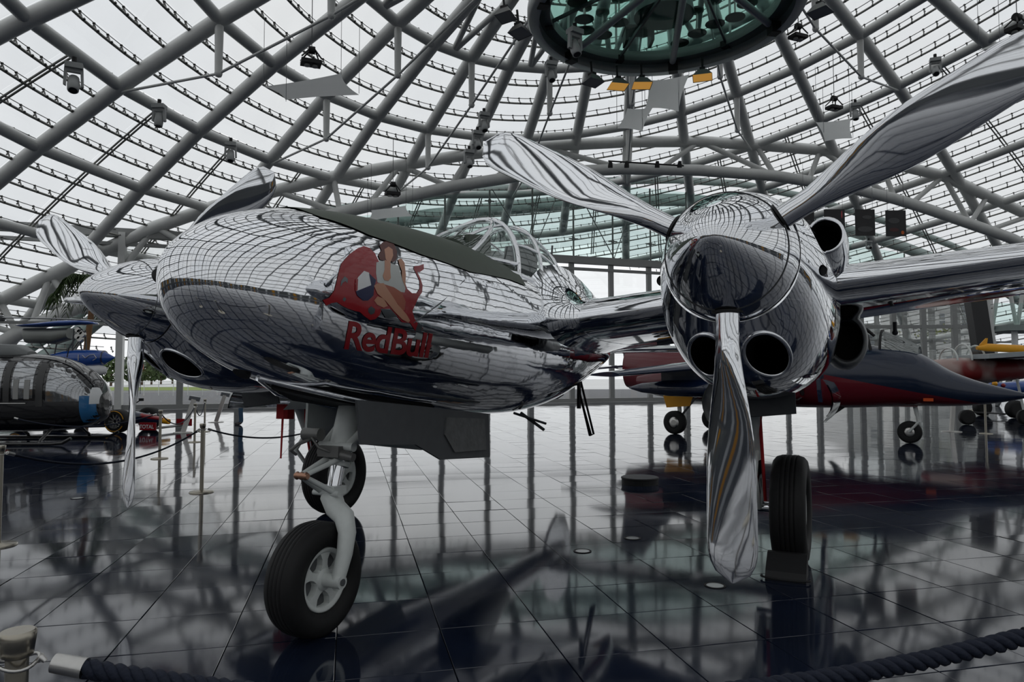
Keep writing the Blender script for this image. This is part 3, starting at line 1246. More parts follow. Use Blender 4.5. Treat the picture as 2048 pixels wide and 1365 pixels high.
# wheel well rim ahead of the strut
ac(MB().tube([(.95, 0, -.72), (.6, .20, -.80), (.1, .24, -.87), (-.6, .24, -.91)], .018, 8), 'well_edge', CHROME_S, pod)
ac(MB().tube([(.95, 0, -.72), (.6, -.20, -.80), (.1, -.24, -.87), (-.6, -.24, -.91)], .018, 8), 'well_edge', CHROME_S, pod)
ac(MB().prism([(.85, 0, -.755), (.5, .17, -.82), (.0, .2, -.865), (-.6, .2, -.9), (-.6, -.2, -.9), (.0, -.2, -.865), (.5, -.17, -.82)], (.1, 0, 1), .05), 'wheel_well', BLACK, pod)
# gun camera port under the nose
ac(MB().lathe([(0, .05), (.02, .05)], (1.02, -.05, -.685), (.6, 0, -1), 20), 'camera_port', BLACK, pod)

CANVAS = mat('red_fabric', (.42, .012, .015), .7)
for sd, lab in ((1, 'l'), (-1, 'r')):
    yw = sd * 2.51
    c = w2a(np.array([AO[0], AO[1], 0]) - 2.6144 * np.array([fx, fy, 0]) + np.array([fy * -1, fx, 0]) * yw + np.array([0, 0, .452]))
    c[1] = yw
    wheel(c, (0, 1, 0), .46, .285, 'main_wheel', 6)
    ys = sd * 2.51 - .27
    mg = ac(MB().tube([(-2.15, ys, -.55), (-2.55, ys, -1.25)], .07, 18), 'main_gear_strut', GREYP)
    ac(MB().tube([(-2.55, ys, -1.25), (c[0], ys, c[2])], .05, 16).cyl((c[0], ys - .03, c[2]), (c[0], yw, c[2]), .045), 'oleo_leg', MATS['oleo_chrome'], mg)
    ac(MB().tube([(-2.5, ys + .02, -1.15), (-2.30, ys + .02, -1.40), (c[0] + .1, ys + .02, c[2])], .022, 8), 'torque_link', GREYP, mg)
    ac(MB().tube([(-3.3, ys, -.55), (-2.5, ys, -1.15)], .03, 10), 'drag_brace', GREYP, mg)
    ac(MB().tube([(-2.35, ys + .06, -.75), (-2.40, ys + .075, -1.2), (-2.52, ys + .08, -1.62)], .014, 8), 'brake_hose', CANVAS, mg)
    # doors: flat forward panel and curved side panels
    ac(MB().prism([(-1.55, yw - .36, -.70), (-1.55, yw + .14, -.70), (-1.62, yw + .14, -.87), (-1.62, yw - .36, -.92)], (1, 0, .3), .02), 'gear_door', GREYD)
    for s2 in (-1, 1):
        Lq = []
        for q in np.linspace(0, 1, 12):
            x = -1.7 - 1.9 * q
            Lq.append([(x + .03 * k_, yw - .07 + s2 * (.40 + .06 * math.sin(PI * k_ / 7)), -.62 - .045 * k_ + .05 * q) for k_ in range(8)])
        m = MB().loops(Lq, closed=False)
        Lr = [[(p[0], p[1] - s2 * .012, p[2]) for p in row] for row in Lq]
        m.loops(Lr, closed=False)
        ac(m, 'gear_door', CHROME_S if s2 * sd > 0 else GREYP)
# safety flag on the far leg
ac(MB().box((-1.9, -2.56, -.96), (.10, .16, .16)), 'gear_pin_cover', CANVAS)
ac(MB().prism([(-1.82, -2.50, -.88), (-1.82, -2.53, -.88), (-1.82, -2.525, -1.46), (-1.82, -2.505, -1.46)], (1, 0, 0), .006), 'safety_streamer', CANVAS)
# entry ladder hanging from the pod tail
ld = MB()
ld.tube([(-3.2, .30, -.46), (-3.36, .33, -.80), (-3.55, .36, -1.16), (-3.66, .36, -1.155), (-3.48, .33, -.80), (-3.32, .30, -.46)], .013, 8)
ld.box((-3.32, .31, -.72), (.05, .03, .30))
ac(ld, 'boarding_ladder', BLACK)
ac(MB().tube([(-2.2, .15, -.92), (-2.45, .28, -1.08)], .016, 8).tube([(-2.05, .15, -.92), (-2.45, .30, -1.02)], .012, 8), 'door_strut', GREYD)
# fine bracing wire on the flank
ac(MB().tube([on_pod(930, 560, .006), on_pod(880, 608, .006), on_pod(828, 646, .006)], .003, 5), 'flank_seam', GREYD, pod)

# ---- nose art: flat print on the left flank


def decal(outline, name, m, parent, lift, scale=4.877, ox=640, oy=460, cuts=3):
    bm = bmesh.new()
    vs = [bm.verts.new((x, y, 0)) for x, y in outline]
    f = bm.faces.new(vs)
    bmesh.ops.triangulate(bm, faces=[f])
    for _ in range(cuts):
        le = [e for e in bm.edges if e.calc_length() > 26]
        if not le:
            break
        bmesh.ops.subdivide_edges(bm, edges=le, cuts=1)
        bmesh.ops.triangulate(bm, faces=[q for q in bm.faces if len(q.verts) > 3])
    for v in bm.verts:
        P = on_pod(ox + v.co.x / scale, oy + v.co.y / scale, lift)
        v.co = Vector(P + SH)
    bmesh.ops.recalc_face_normals(bm, faces=bm.faces)
    me = bpy.data.meshes.new(name)
    bm.to_mesh(me)
    bm.free()
    me.materials.append(m)
    o = bpy.data.objects.new(name, me)
    COL.objects.link(o)
    o.parent = parent
    return o


BULL = [(28, 686), (90, 662), (140, 592), (160, 520), (182, 420), (208, 330), (290, 235), (370, 178), (430, 157), (482, 176), (535, 225), (572, 300), (600, 420), (640, 470), (800, 478), (832, 520), (850, 575), (898, 618), (945, 618), (972, 572), (972, 500), (938, 425), (914, 380), (920, 352), (962, 350), (1012, 333), (1014, 384), (975, 412), (948, 408), (978, 470), (1002, 540), (996, 610), (962, 658), (910, 658), (880, 642), (880, 720), (902, 790), (922, 868), (962, 925), (1006, 958), (990, 988), (932, 988), (882, 912), (800, 902), (742, 832), (690, 772), (604, 772), (582, 832), (540, 872), (490, 882), (432, 842), (390, 802), (368, 742), (338, 790), (280, 772), (220, 742), (165, 706), (112, 716), (62, 740), (98, 702)]
art = decal(BULL, 'bull_emblem', REDP, pod, .004)
tag(art, 'red charging bull painted on the polished nose')
SK = mat('painted_skin', (.50, .25, .16), .35)
SK2 = mat('painted_skin_shade', (.34, .09, .05), .35)
HAIR = mat('painted_hair', (.10, .025, .02), .35)
BLOUSE = mat('painted_blouse', (.50, .52, .50), .35)
NAVYP = mat('painted_navy', (.008, .012, .06), .35)
GREYM = mat('painted_gap', (.12, .13, .14), .2, .6)
for nm_, m_, lf, pl in [
    ('painted_figure', BLOUSE, .006, [(550, 318), (630, 300), (700, 330), (770, 350), (800, 480), (835, 570), (826, 612), (760, 602), (700, 562), (620, 532), (560, 512), (546, 420)]),
    ('painted_hair', HAIR, .007, [(580, 150), (620, 115), (670, 108), (722, 140), (752, 210), (745, 285), (712, 318), (690, 300), (640, 305), (585, 292), (568, 250), (598, 200)]),
    ('painted_face', SK, .009, [(628, 190), (670, 163), (708, 190), (714, 250), (690, 312), (662, 322), (640, 280)]),
    ('painted_neck', SK, .008, [(632, 292), (690, 322), (686, 400), (692, 470), (668, 500), (628, 492), (612, 450), (630, 390)]),
    ('painted_arm', SK, .008, [(800, 478), (832, 560), (838, 440), (825, 322), (795, 280), (762, 290), (775, 342), (798, 400)]),
    ('painted_leg', SK2, .008, [(618, 528), (720, 560), (800, 612), (836, 700), (826, 782), (800, 792), (760, 722), (700, 652)]),
    ('painted_leg', SK, .009, [(526, 545), (560, 522), (622, 520), (702, 640), (762, 732), (842, 822), (880, 888), (860, 906), (800, 872), (722, 792), (640, 692), (560, 622)]),
    ('painted_leg', SK, .008, [(528, 690), (560, 648), (622, 672), (662, 742), (622, 760), (560, 732)]),
    ('painted_helmet', WHITE, .008, [(352, 590), (345, 520), (372, 462), (430, 400), (478, 418), (500, 500), (520, 600), (500, 660), (430, 672), (372, 640)]),
    ('painted_helmet_band', NAVYP, .009, [(478, 424), (548, 490), (528, 560), (522, 640), (470, 690), (420, 690), (362, 640), (350, 600), (420, 640), (480, 600), (500, 540)]),
    ('painted_helmet_trim', REDP, .010, [(348, 480), (372, 480), (366, 590), (346, 600)]),
    ('painted_eye', GREYM, .006, [(200, 560), (205, 500), (240, 452), (272, 478), (268, 522), (250, 500), (225, 515)]),
    ('painted_eye', GREYM, .006, [(218, 680), (238, 655), (258, 675), (240, 702)]),
    ('painted_hoof_gap', GREYM, .006, [(470, 770), (500, 745), (540, 775), (530, 815), (495, 830), (470, 800)]),
    ('painted_leg_gap', GREYM, .006, [(590, 770), (690, 775), (760, 850), (640, 860)]),
    ('painted_flank_gap', GREYM, .0062, [(930, 985), (960, 900), (1000, 960), (985, 1000)]),
]:
    decal(pl, nm_, m_, art, lf, cuts=2)

# lettering below the emblem
fc = bpy.data.curves.new('lettering', 'FONT')
fc.body = 'Red Bull'
fc.size = 1.0
fc.shear = .18
fc.offset = .022
fc.space_character = .93
fc.space_word = .28
fo = bpy.data.objects.new('lettering_outline', fc)
COL.objects.link(fo)
bpy.context.view_layer.update()
me = bpy.data.meshes.new_from_object(fo.evaluated_get(bpy.context.evaluated_depsgraph_get()))
bpy.data.objects.remove(fo)
bm = bmesh.new()
bm.from_mesh(me)
xs_ = [v.co.x for v in bm.verts]
x0_, x1_ = min(xs_), max(xs_)
ch_ = max(v.co.y for v in bm.verts)
bmesh.ops.triangulate(bm, faces=bm.faces)
le = [e for e in bm.edges if e.calc_length() > .12]
bmesh.ops.subdivide_edges(bm, edges=le, cuts=1)
bmesh.ops.triangulate(bm, faces=[q for q in bm.faces if len(q.verts) > 3])
for v in bm.verts:
    u = (v.co.x - x0_) / (x1_ - x0_)
    w_ = v.co.y / ch_
    px = 688 + 176 * u ** .97 + w_ * 2
    py = 697 + 19 * u - w_ * (56 - 8 * u)
    v.co = Vector(on_pod(px, py, .005) + SH)
me2 = bpy.data.meshes.new('lettering')
bm.to_mesh(me2)
bm.free()
me2.materials.append(REDP)
lt = bpy.data.objects.new('lettering', me2)
COL.objects.link(lt)
lt.parent = pod
tag(lt, 'red italic lettering on the polished nose')

# ================================================================== CHOCKS AND FLOOR FITTINGS
CH = mat('chock_rubber', (.012, .012, .013), .6, 0, .1, 20)
for sd, lab in ((1, 'black wheel chock with cable loop before the nearer main tyre'),):
    c = np.array([AO[0], AO[1], 0]) - (2.6144 - .50) * np.array([fx, fy, 0]) + np.array([-fy, fx, 0]) * sd * 2.51
    t = empty('wheel_chock', c, TH, lab, 'chock')
    MB().prism([(-.14, 0, 0), (.14, 0, 0), (.10, 0, .06), (-.06, 0, .17), (-.12, 0, .17)], (0, 1, 0), .30).build('block', CH, t)
    MB().tube([(.12 + .06 * math.sin(a), .18 * math.cos(a), .02) for a in np.linspace(-.2, PI + .2, 16)], .008, 6).build('cable_loop', BLACK, t)
rims = ((1165, 1103, 'round floor light set in the tiles in front of the engine'), (1265, 1077, 'round floor light nearest to the black floor plinth'), (1430, 1172, 'round floor light under the nearer propeller tip'), (155, 997, 'round floor light left of the farther propeller blade'))
for px, py, lab in rims:
    t = empty('floor_light', atz(px, py), 0, lab, 'light', 'round lights set into the floor')
    MB().lathe([(0, .082), (.004, .082), (.004, .066), (.001, .064)], (0, 0, 0), (0, 0, 1), 28, False, False).build('ring', BLACK, t)
    MB().lathe([(.0, .064), (.002, .064)], (0, 0, 0), (0, 0, 1), 28, False).build('lens', mat('frosted_lens', (.6, .62, .62), .2), t)
t = empty('floor_plinth', atz(1280, 968), 0, 'low round black plinth standing on the blue floor', 'plinth')
MB().lathe([(0, .27), (.075, .27), (.08, .278), (.095, .278), (.10, .27)], (0, 0, 0), (0, 0, 1), 40, False).build('drum', BLACK, t)
MB().lathe([(.100, .265), (.103, .265)], (0, 0, 0), (0, 0, 1), 40, False).build('top', mat('plinth_top', (.05, .05, .055), .5), t)

# ================================================================== ROPE POSTS
def stanchion(px=None, py=None, loc=None, label='', h=.95):
    loc = atz(px, py) if loc is None else np.array(loc, float)
    t = empty('rope_stanchion', loc, 0, label, 'stanchion', 'rope stanchions')
    MB().lathe([(0, .16), (.008, .16), (.016, .15), (.022, .04), (.03, .03)], (0, 0, 0), (0, 0, 1), 40).build('base', BRASS, t)
    MB().lathe([(.02, .026), (h - .06, .026)], (0, 0, 0), (0, 0, 1), 28, True).build('post', BRASS, t)
    MB().lathe([(h - .068, .027), (h - .062, .036), (h - .02, .041), (h - .004, .042), (h, .037)], (0, 0, 0), (0, 0, 1), 32).build('head', BRASS, t)
    MB().tube([(.048 * math.cos(a), .048 * math.sin(a), h - .08 + .008 * math.sin(a * 2)) for a in np.linspace(0, 2 * PI, 24, endpoint=False)], .005, 6, closed=True).build('hook_ring', ALU, t)
    return loc + (0, 0, h - .08)


def rope(a, b, sag, label, r=.012, twist=False, n=40):
    a, b = np.asarray(a, float), np.asarray(b, float)
    d = unit((b - a) * (1, 1, 0))
    t = empty('barrier_rope', a, 0, label, 'rope', 'barrier ropes')
    S_ = np.linspace(0, 1, n)
    a, b = a + d * .05, b - d * .05
    t.location = a
    A, B = a + d * .02, b - d * .02
    P = np.array([A + (B - A) * s_ - np.array([0, 0, 4 * sag * s_ * (1 - s_)]) for s_ in S_]) - a
    if twist:
        L = np.linalg.norm(b - a)
        m = MB()
        nn = 420
        S2 = np.linspace(.035, .965, nn)
        C_ = np.array([A + (B - A) * s_ - np.array([0, 0, 4 * sag * s_ * (1 - s_)]) for s_ in S2]) - a
        u, v, _ = frame(d)
        for k in range(3):
            ang = S2 * L * 2 * PI / .10 + k * 2 * PI / 3
            Q = C_ + .0125 * (np.outer(np.cos(ang), u) + np.outer(np.sin(ang), v))
            m2 = MB().tube(Q, .0135, 8)
            m2.build('strand', ROPE, t)
        for s0, s1 in ((0, .04), (.96, 1)):
            q = [A + (B - A) * s_ - np.array([0, 0, 4 * sag * s_ * (1 - s_)]) - a for s_ in (s0 + .008, s1 - .004)]
            MB().cyl(q[0], q[1], .024, .026, 20).build('end_sleeve', ALU, t)
        for e, f_ in ((a + (0, 0, .0), A), (b, B)):
            MB().tube([e - a - d * .0, (e + f_) / 2 - a + (0, 0, .012), f_ - a], .006, 8).build('hook', ALU, t)
    else:
        MB().tube(P, r, 8).build('cord', ROPE, t)
        MB().cyl(P[0], P[1], r * 1.5).build('end_sleeve', ALU, t)
        MB().cyl(P[-2], P[-1], r * 1.5).build('end_sleeve', ALU, t)


h0 = stanchion(loc=(-1.268, 1.835, 0), label='nearest rope stanchion, cut off by the lower corner of the picture')
hr = stanchion(loc=(1.60, 2.02, 0), label='rope stanchion carrying the other end of the thick foreground rope', h=.965)
hl = stanchion(loc=(-2.6, 1.75, 0), label='rope stanchion at the outer end of the short foreground rope')
rope(h0, hr, .155, 'thick twisted navy rope sagging across the foreground', twist=True)
rope(h0, hl, .05, 'thick twisted navy rope leaving the nearest post outwards', twist=True)
h1 = stanchion(-5, 1092, label='rope stanchion of which only the round base shows at the picture edge')
h2 = stanchion(403, 985, label='rope stanchion standing alone in the bright floor reflection')
h3 = stanchion(319, 918, label='rope stanchion just right of the racing car nose')
h4 = stanchion(389, 885, label='rope stanchion directly behind the lone bright one')
h5 = stanchion(409, 864, label='rope stanchion farthest back beside the person in jeans')
h6 = stanchion(676, 955, label='rope stanchion hidden behind the farther main wheel')
rope(h1, h2, .26, 'long dark rope hanging before the racing car')
rope(h2, h6, .18, 'dark rope passing behind the nose wheel leg')
rope(h3, h4, .30, 'dark rope sagging right of the racing car nose')
rope(h4, h5, .30, 'short dark rope between the two farthest posts')
rope(h3, np.array((-9.4, 13.2, .84)), .2, 'dark rope running behind the farther propeller blade')
stanchion(1972, 868, label='rope stanchion below the nose of the blue jet')
stanchion(1946, 820, label='distant rope stanchion below the nose of the blue jet')


def sign_stand(px, py, lean, label, h=.95, rz=0.):
    t = empty('sign_stand', atz(px, py), rz, label, 'sign stand', 'slanted information stands')
    MB().lathe([(0, .26), (.012, .26), (.018, .24)], (0, 0, 0), (0, 0, 1), 36, False).build('base', ALU, t)
    MB().bar((0, 0, .015), (lean, 0, h), .13, .05, (0, 1, 0)).build('column', ALU, t)
    R = np.array(Matrix.Rotation(.9, 3, 'X') @ Matrix.Rotation(.3, 3, 'Y'))
    MB().box((lean * 1.05, 0, h + .03), (.30, .02, .22), R).build('panel', WHITE, t)


sign_stand(366, 866, .28, 'slanted information stand in front of the bright gate, left one', rz=.2)
sign_stand(432, 845, .28, 'slanted information stand just left of the person', rz=.2)
sign_stand(1903, 864, .12, 'slanted information stand behind the jet nose wheel', rz=.3)

# ================================================================== PERSON
def person(loc, rz, label, h=1.74, top=(.05, .06, .09)):
    me = bpy.data.meshes.new('person')
    V = [(0, 0, .93), (0, .01, 1.10), (0, .015, 1.28), (0, .01, 1.42), (0, -.005, 1.50), (0, -.02, 1.58), (0, -.025, 1.68), (0, -.015, 1.74),
         (.09, 0, .90), (.10, -.02, .50), (.10, .02, .12), (.10, -.04, .045), (.105, -.16, .03),
         (-.09, 0, .90), (-.11, -.05, .50), (-.12, -.04, .12), (-.12, -.10, .045), (-.125, -.22, .03),
         (.17, .01, 1.40), (.22, .03, 1.14), (.20, -.10, .93), (.19, -.13, .86),
         (-.17, .01, 1.40), (-.22, .02, 1.14), (-.21, -.12, .95), (-.20, -.15, .87)]
    E_ = [(0, 1), (1, 2), (2, 3), (3, 4), (4, 5), (5, 6), (6, 7), (0, 8), (8, 9), (9, 10), (10, 11), (11, 12), (0, 13), (13, 14), (14, 15), (15, 16), (16, 17),
          (3, 18), (18, 19), (19, 20), (20, 21), (3, 22), (22, 23), (23, 24), (24, 25)]
    Rd = [(.15, .11), (.145, .10), (.165, .11), (.15, .095), (.055, .055), (.075, .085), (.085, .10), (.05, .06), (.095, .095), (.062, .062), (.042, .042), (.042, .045), (.04, .03), (.095, .095), (.062, .062), (.042, .042), (.042, .045), (.04, .03),
          (.06, .06), (.045, .045), (.035, .035), (.03, .035), (.06, .06), (.045, .045), (.035, .035), (.03, .035)]
    me.from_pydata(V, E_, [])
    o = bpy.data.objects.new('person', me)
    COL.objects.link(o)
    sk = o.modifiers.new('skin', 'SKIN')
    for d, r in zip(me.skin_vertices[0].data, Rd):
        d.radius = r
    me.skin_vertices[0].data[0].use_root = True
    sb = o.modifiers.new('sub', 'SUBSURF')
    sb.levels = sb.render_levels = 2
    m = bpy.data.materials.new('clothed_figure')
    m.use_nodes = True
    nt = m.node_tree
    b = nt.nodes['Principled BSDF']
    b.inputs['Roughness'].default_value = .8
    tc_ = nt.nodes.new('ShaderNodeTexCoord')
    sx = nt.nodes.new('ShaderNodeSeparateXYZ')
    nt.links.new(tc_.outputs['Object'], sx.inputs[0])
    rp = nt.nodes.new('ShaderNodeValToRGB')
    rp.color_ramp.interpolation = 'CONSTANT'
    mp = nt.nodes.new('ShaderNodeMapRange')
    mp.inputs['From Max'].default_value = 1.8
    nt.links.new(sx.outputs[2], mp.inputs['Value'])
    nt.links.new(mp.outputs['Result'], rp.inputs['Fac'])
    e = rp.color_ramp.elements
    e[0].position, e[0].color = 0, (.06, .05, .05, 1)
    e[1].position, e[1].color = .05, (.035, .085, .15, 1)
    for p_, c_ in ((.52, (*top, 1)), (.83, (.5, .28, .19, 1)), (.93, (.04, .025, .015, 1))):
        q = e.new(p_)
        q.color = c_
    nt.links.new(rp.outputs['Color'], b.inputs['Base Color'])
    me.materials.append(m)
    o.location = loc
    o.rotation_euler = (0, 0, rz)
    o.scale = (h / 1.78,) * 3
    tag(o, label, 'person')


person(atz(483, 850), -1.2, 'person in blue jeans and dark shoes standing by the gate')

# ================================================================== HELICOPTER (left edge)
HB = atz(120, 884)
heli = empty('helicopter', HB, 0, 'glossy black helicopter with large cabin windows and blue nose', 'helicopter')
hx1 = aty(214, 800, HB[1])[0] - HB[0]
HS = [(0, 1.05, .78, .12), (-.05, 1.28, .62, .32), (-.2, 1.52, .47, .5), (-.5, 1.80, .36, .64), (-.9, 2.02, .30, .72), (-1.4, 2.15, .27, .76), (-2.2, 2.20, .26, .77), (-3.2, 2.18, .28, .75), (-4.2, 2.05, .5, .6), (-5, 1.9, .9, .4), (-5.4, 1.8, 1.2, .22)]
HS2 = crom(HS, 5)


def hl_loop(x, zt, zb, hw, g_=0., n=48):
    return superloop(x + hx1, zt + g_, zb - g_, hw + g_, n, 2.5)


def hl_at(x):
    Q = HS2[::-1]
    return [float(np.interp(x, Q[:, 0], Q[:, k])) for k in (1, 2, 3)]


MB().loops([hl_loop(*r) for r in HS2]).build('cabin', BLACKG, heli)


def heli_patch(x0, x1, z0, z1, name, m, lift=.006, side=-1, nx=8, nz=8):
    Lq = []
    for x in np.linspace(x0, x1, nx):
        zt, zb, hw = hl_at(x)
        c, r = (zt + zb) / 2, (zt - zb) / 2
        row = []
        for f_ in np.linspace(0, 1, nz):
            z = z0 + (z1 - z0) * f_
            z = min(max(z, zb + .02), zt - .02)
            y = hw * max(0., 1 - abs((z - c) / r) ** 2.5) ** .4
            row.append((x + hx1, side * (y + lift), z))
        Lq.append(row)
    return MB().loops(Lq, closed=False).build(name, m, heli)


WIN = mat('cabin_window', (.34, .35, .36), .08, .85, .15, 3., .5)
WINL = mat('cabin_interior_pale', (.05, .05, .05), .3)
SEAT = mat('cabin_seat_pale', (.30, .30, .29), .6)
for sd in (-1, 1):
    heli_patch(-.16, -1.05, 1.02, 1.95, 'window', WIN, side=sd)
    heli_patch(-1.35, -1.85, 1.10, 2.0, 'window', WIN, side=sd)
    heli_patch(-2.1, -2.7, 1.10, 2.0, 'window', WIN, side=sd)
    heli_patch(-1.12, -1.28, .9, 2.1, 'door_pillar', WINL, side=sd, lift=.01)
    heli_patch(-1.9, -2.05, 1.0, 2.1, 'door_pillar', WINL, side=sd, lift=.01)
    MB().tube([(hx1 - 1.5, sd * .77, .98), (hx1 - 2.3, sd * .785, .98)], .015, 6).build('door_rail', ALU, heli)
    for x in (-1.0, -2.6):
        MB().tube([(hx1 + x, sd * .5, .4), (hx1 + x, sd * .95, .12), (hx1 + x, sd * 1.0, .05)], .035, 8).build('skid_leg', BLACKG, heli)
    MB().tube([(hx1 - .25, sd * 1.0, .17), (hx1 - .45, sd * 1.0, .06), (hx1 - .7, sd * 1.0, .04), (hx1 - 4.2, sd * 1.0, .04)], .04, 8).build('skid', BLACKG, heli)
NB = mat('nose_blue', (.02, .14, .33), .2, coat=.7)
for sd in (-1, 1):
    heli_patch(-.06, -.34, .50, 1.15, 'nose_patch', NB, side=sd, lift=.010)
    heli_patch(-.03, -.16, .95, 1.35, 'nose_white', WHITE, side=sd, lift=.012)
    for x in (-1.42, -1.68):
        heli_patch(x, x - .13, 1.08, 1.55, 'seat_back', SEAT, side=sd, lift=.012)
MB().loops([superloop(hx1 + x, z1, 2.0, w_, 20, 3.) for x, z1, w_ in ((-1.9, 2.25, .2), (-2.2, 2.42, .34), (-3.2, 2.46, .36), (-4.2, 2.2, .25))]).build('engine_housing', mat('heli_grey', (.16, .17, .17), .4), heli)
MB().tube([(hx1 - 2.9, 0, 2.4), (hx1 - 2.9, 0, 3.1)], .07, 12).build('mast', ALU, heli)
MB().lathe([(3.02, .22), (3.08, .26), (3.16, .2)], (hx1 - 2.9, 0, 0), (0, 0, 1), 24).build('rotor_hub', GREYD, heli)
for k in range(4):
    a = (.06, 2.75, 3.2, 3.6)[k]
    d = np.array([math.cos(a), math.sin(a), 0])
    s_ = np.array([-math.sin(a), math.cos(a), 0])
    root = np.array([hx1 - 2.9, 0, 3.1])
    Lq = []
    for q in np.linspace(0, 1, 8):
        c = root + d * (.2 + 4.7 * q) + np.array([0, 0, -.30 * q * q])
        w_ = .06 if q < .1 else .14
        Lq.append([c - s_ * w_ + (0, 0, .0), c + (0, 0, .02), c + s_ * w_, c - (0, 0, .015)])
    MB().loops(Lq, smooth=False).build('rotor_blade', mat('blade_pale', (.42, .43, .44), .4), heli)
MB().tube([(hx1 - 5.2, 0, 1.6), (hx1 - 9.0, 0, 1.8)], [.3, .14], 16).build('tail_boom', BLACKG, heli)
MB().tube([(hx1 - 1.0, -.05, 2.10), (hx1 - .95, -.05, 2.34)], .012, 6).build('aerial', BLACK, heli)

# ================================================================== BLUE LIGHT AIRCRAFT behind the helicopter
BYD = 23.4
bp0 = aty(178, 716, BYD)
bx = empty('light_aircraft', (bp0[0], bp0[1], 0), 0, 'small blue aircraft with bare engine frame behind the black helicopter', 'aircraft')
zc = bp0[2]
MB().loops([superloop(x, zc + t_, zc - b_, w_, 32, 2.) for x, t_, b_, w_ in ((.86, .02, .02, .01), (.6, .16, .17, .13), (.52, .22, .24, .2), (.2, .26, .30, .26), (-.4, .27, .34, .28), (-.8, .24, .30, .25), (-1.3, .12, .15, .12))]).build('nose_pod', BLUE, bx)
MB().lathe([(.50, .235), (.53, .235)], (0, 0, zc), (1, 0, 0), 32, False).build('pod_ring', NAVY, bx)
MB().loops([superloop(x, zc - .22 + t_, zc - .62 + b_, w_, 32, 2.) for x, t_, b_, w_ in ((.6, -.1, .1, .03), (.4, .0, .03, .16), (-.2, .02, 0, .22), (-.6, 0, .1, .1))]).build('belly_fairing', WHITE, bx)
m = MB()
for p, q in (((-.05, .08), (.05, -.02)), ((.05, -.02), (.18, .08)), ((.18, .08), (.33, .10)), ((.33, .10), (.42, -.02)), ((.42, -.02), (.30, -.10)), ((-.18, .1), (-.18, -.1))):
    m.tube([(p[0], -.285, zc + p[1]), (q[0], -.285, zc + q[1])], .012, 5)
tag(m.build('silver_mark', ALU, bx), kind='stuff')
zw = aty(110, 650, BYD)[2]
Lq = []
for x, w_, t_, z_ in ((-2.2, .45, .05, -.05), (-1.6, .5, .09, -.03), (-.9, .5, .12, .02), (-.2, .45, .10, .05), (.15, .3, .05, .04), (.22, .1, .02, .02)):
    Lq.append([(x, -w_, zw + z_), (x, -w_ * .3, zw + z_ + t_), (x, w_ * .6, zw + z_ + t_), (x, w_, zw + z_), (x, 0, zw + z_ - t_ * .6)])
MB().loops(Lq).build('wing', BLUE, bx)
MB().loops([superloop(x, zw - .12, zw - .12 - h_, w_, 24, 3.) for x, h_, w_ in ((-2.1, .3, .25), (-2.0, .5, .32), (-1.1, .52, .34), (-.6, .35, .3))]).build('engine_cowling', mat('bare_cowl_grey', (.2, .21, .2), .4, .5), bx)
for k, (a, b) in enumerate((((-.4, -.2, zw - .15), (-.5, -.1, zc + .2)), ((-.15, -.2, zw - .15), (-.7, -.1, zc + .2)), ((-.5, .2, zw - .15), (-.3, .1, zc + .2)), ((-.9, -.2, zw - .3), (-1.1, -.1, zc + .05)), ((-1.6, -.2, zw - .5), (-1.2, -.1, zc)), ((-.2, .1, zw - .2), (-.1, 0, zc + .25)))):
    MB().tube([a, b], .022, 6).build('frame_tube', GREYD, bx)
for k in range(5):
    MB().lathe([(-.05, .09), (-.02, .11), (.02, .11), (.05, .09)], (-.3 + .08 * (k % 3), -.15, zw - .18 - .075 * k), (0, 1, 0), 14).build('engine_cylinder', ALU, bx)
for a in (-.9, .1):
    MB().tube([(a, 0, zc - .25), (a, -.5, .22)], .03, 6).build('gear_leg', GREYD, bx)
    MB().lathe([(-.06, .14), (-.05, .2), (.05, .2), (.06, .14)], (a, -.5, .2), (0, 1, 0), 20).build('wheel', RUBBER, bx)

# ================================================================== RACING CAR
RC = atz(235, 866)
car = empty('racing_car', (RC[0], RC[1], 0), -.12, 'open-wheel racing car in dark blue with red and yellow nose', 'racing car')


def car_wheel(x, y, r=.335, w=.34):
    u = MB().lathe([(-w / 2, r * .62), (-w / 2, r * .8), (-w * .46, r * .95), (-w * .38, r), (w * .38, r), (w * .46, r * .95), (w / 2, r * .8), (w / 2, r * .62)], (x, y, r), (0, 1, 0), 40, caps=False).build('wheel', RUBBER, car)
    s = -1 if y < .7 else 1
    MB().tube([(x + r * .86 * math.cos(a), y + s * w * .492, r + r * .86 * math.sin(a)) for a in np.linspace(.2, 2.6, 20)], .012, 6).build('yellow_band', YELLOW, bpy.data.objects[u.name])
    MB().tube([(x + r * .86 * math.cos(a), y + s * w * .492, r + r * .86 * math.sin(a)) for a in np.linspace(3.4, 5.8, 20)], .012, 6).build('yellow_band', YELLOW, bpy.data.objects[u.name])
    MB().lathe([(-w * .42, r * .64), (-w * .36, r * .6), (w * .36, r * .6), (w * .42, r * .64)], (x, y, r), (0, 1, 0), 32, caps=False).build('rim', GREYD, u)
    for k in range(10):
        a = k * PI / 5
        MB().bar((x + .05 * math.cos(a), y + s * w * .38, r + .05 * math.sin(a)), (x + r * .6 * math.cos(a), y + s * w * .38, r + r * .6 * math.sin(a)), .03, .02, (0, 1, 0)).build('spoke', ALU, u)


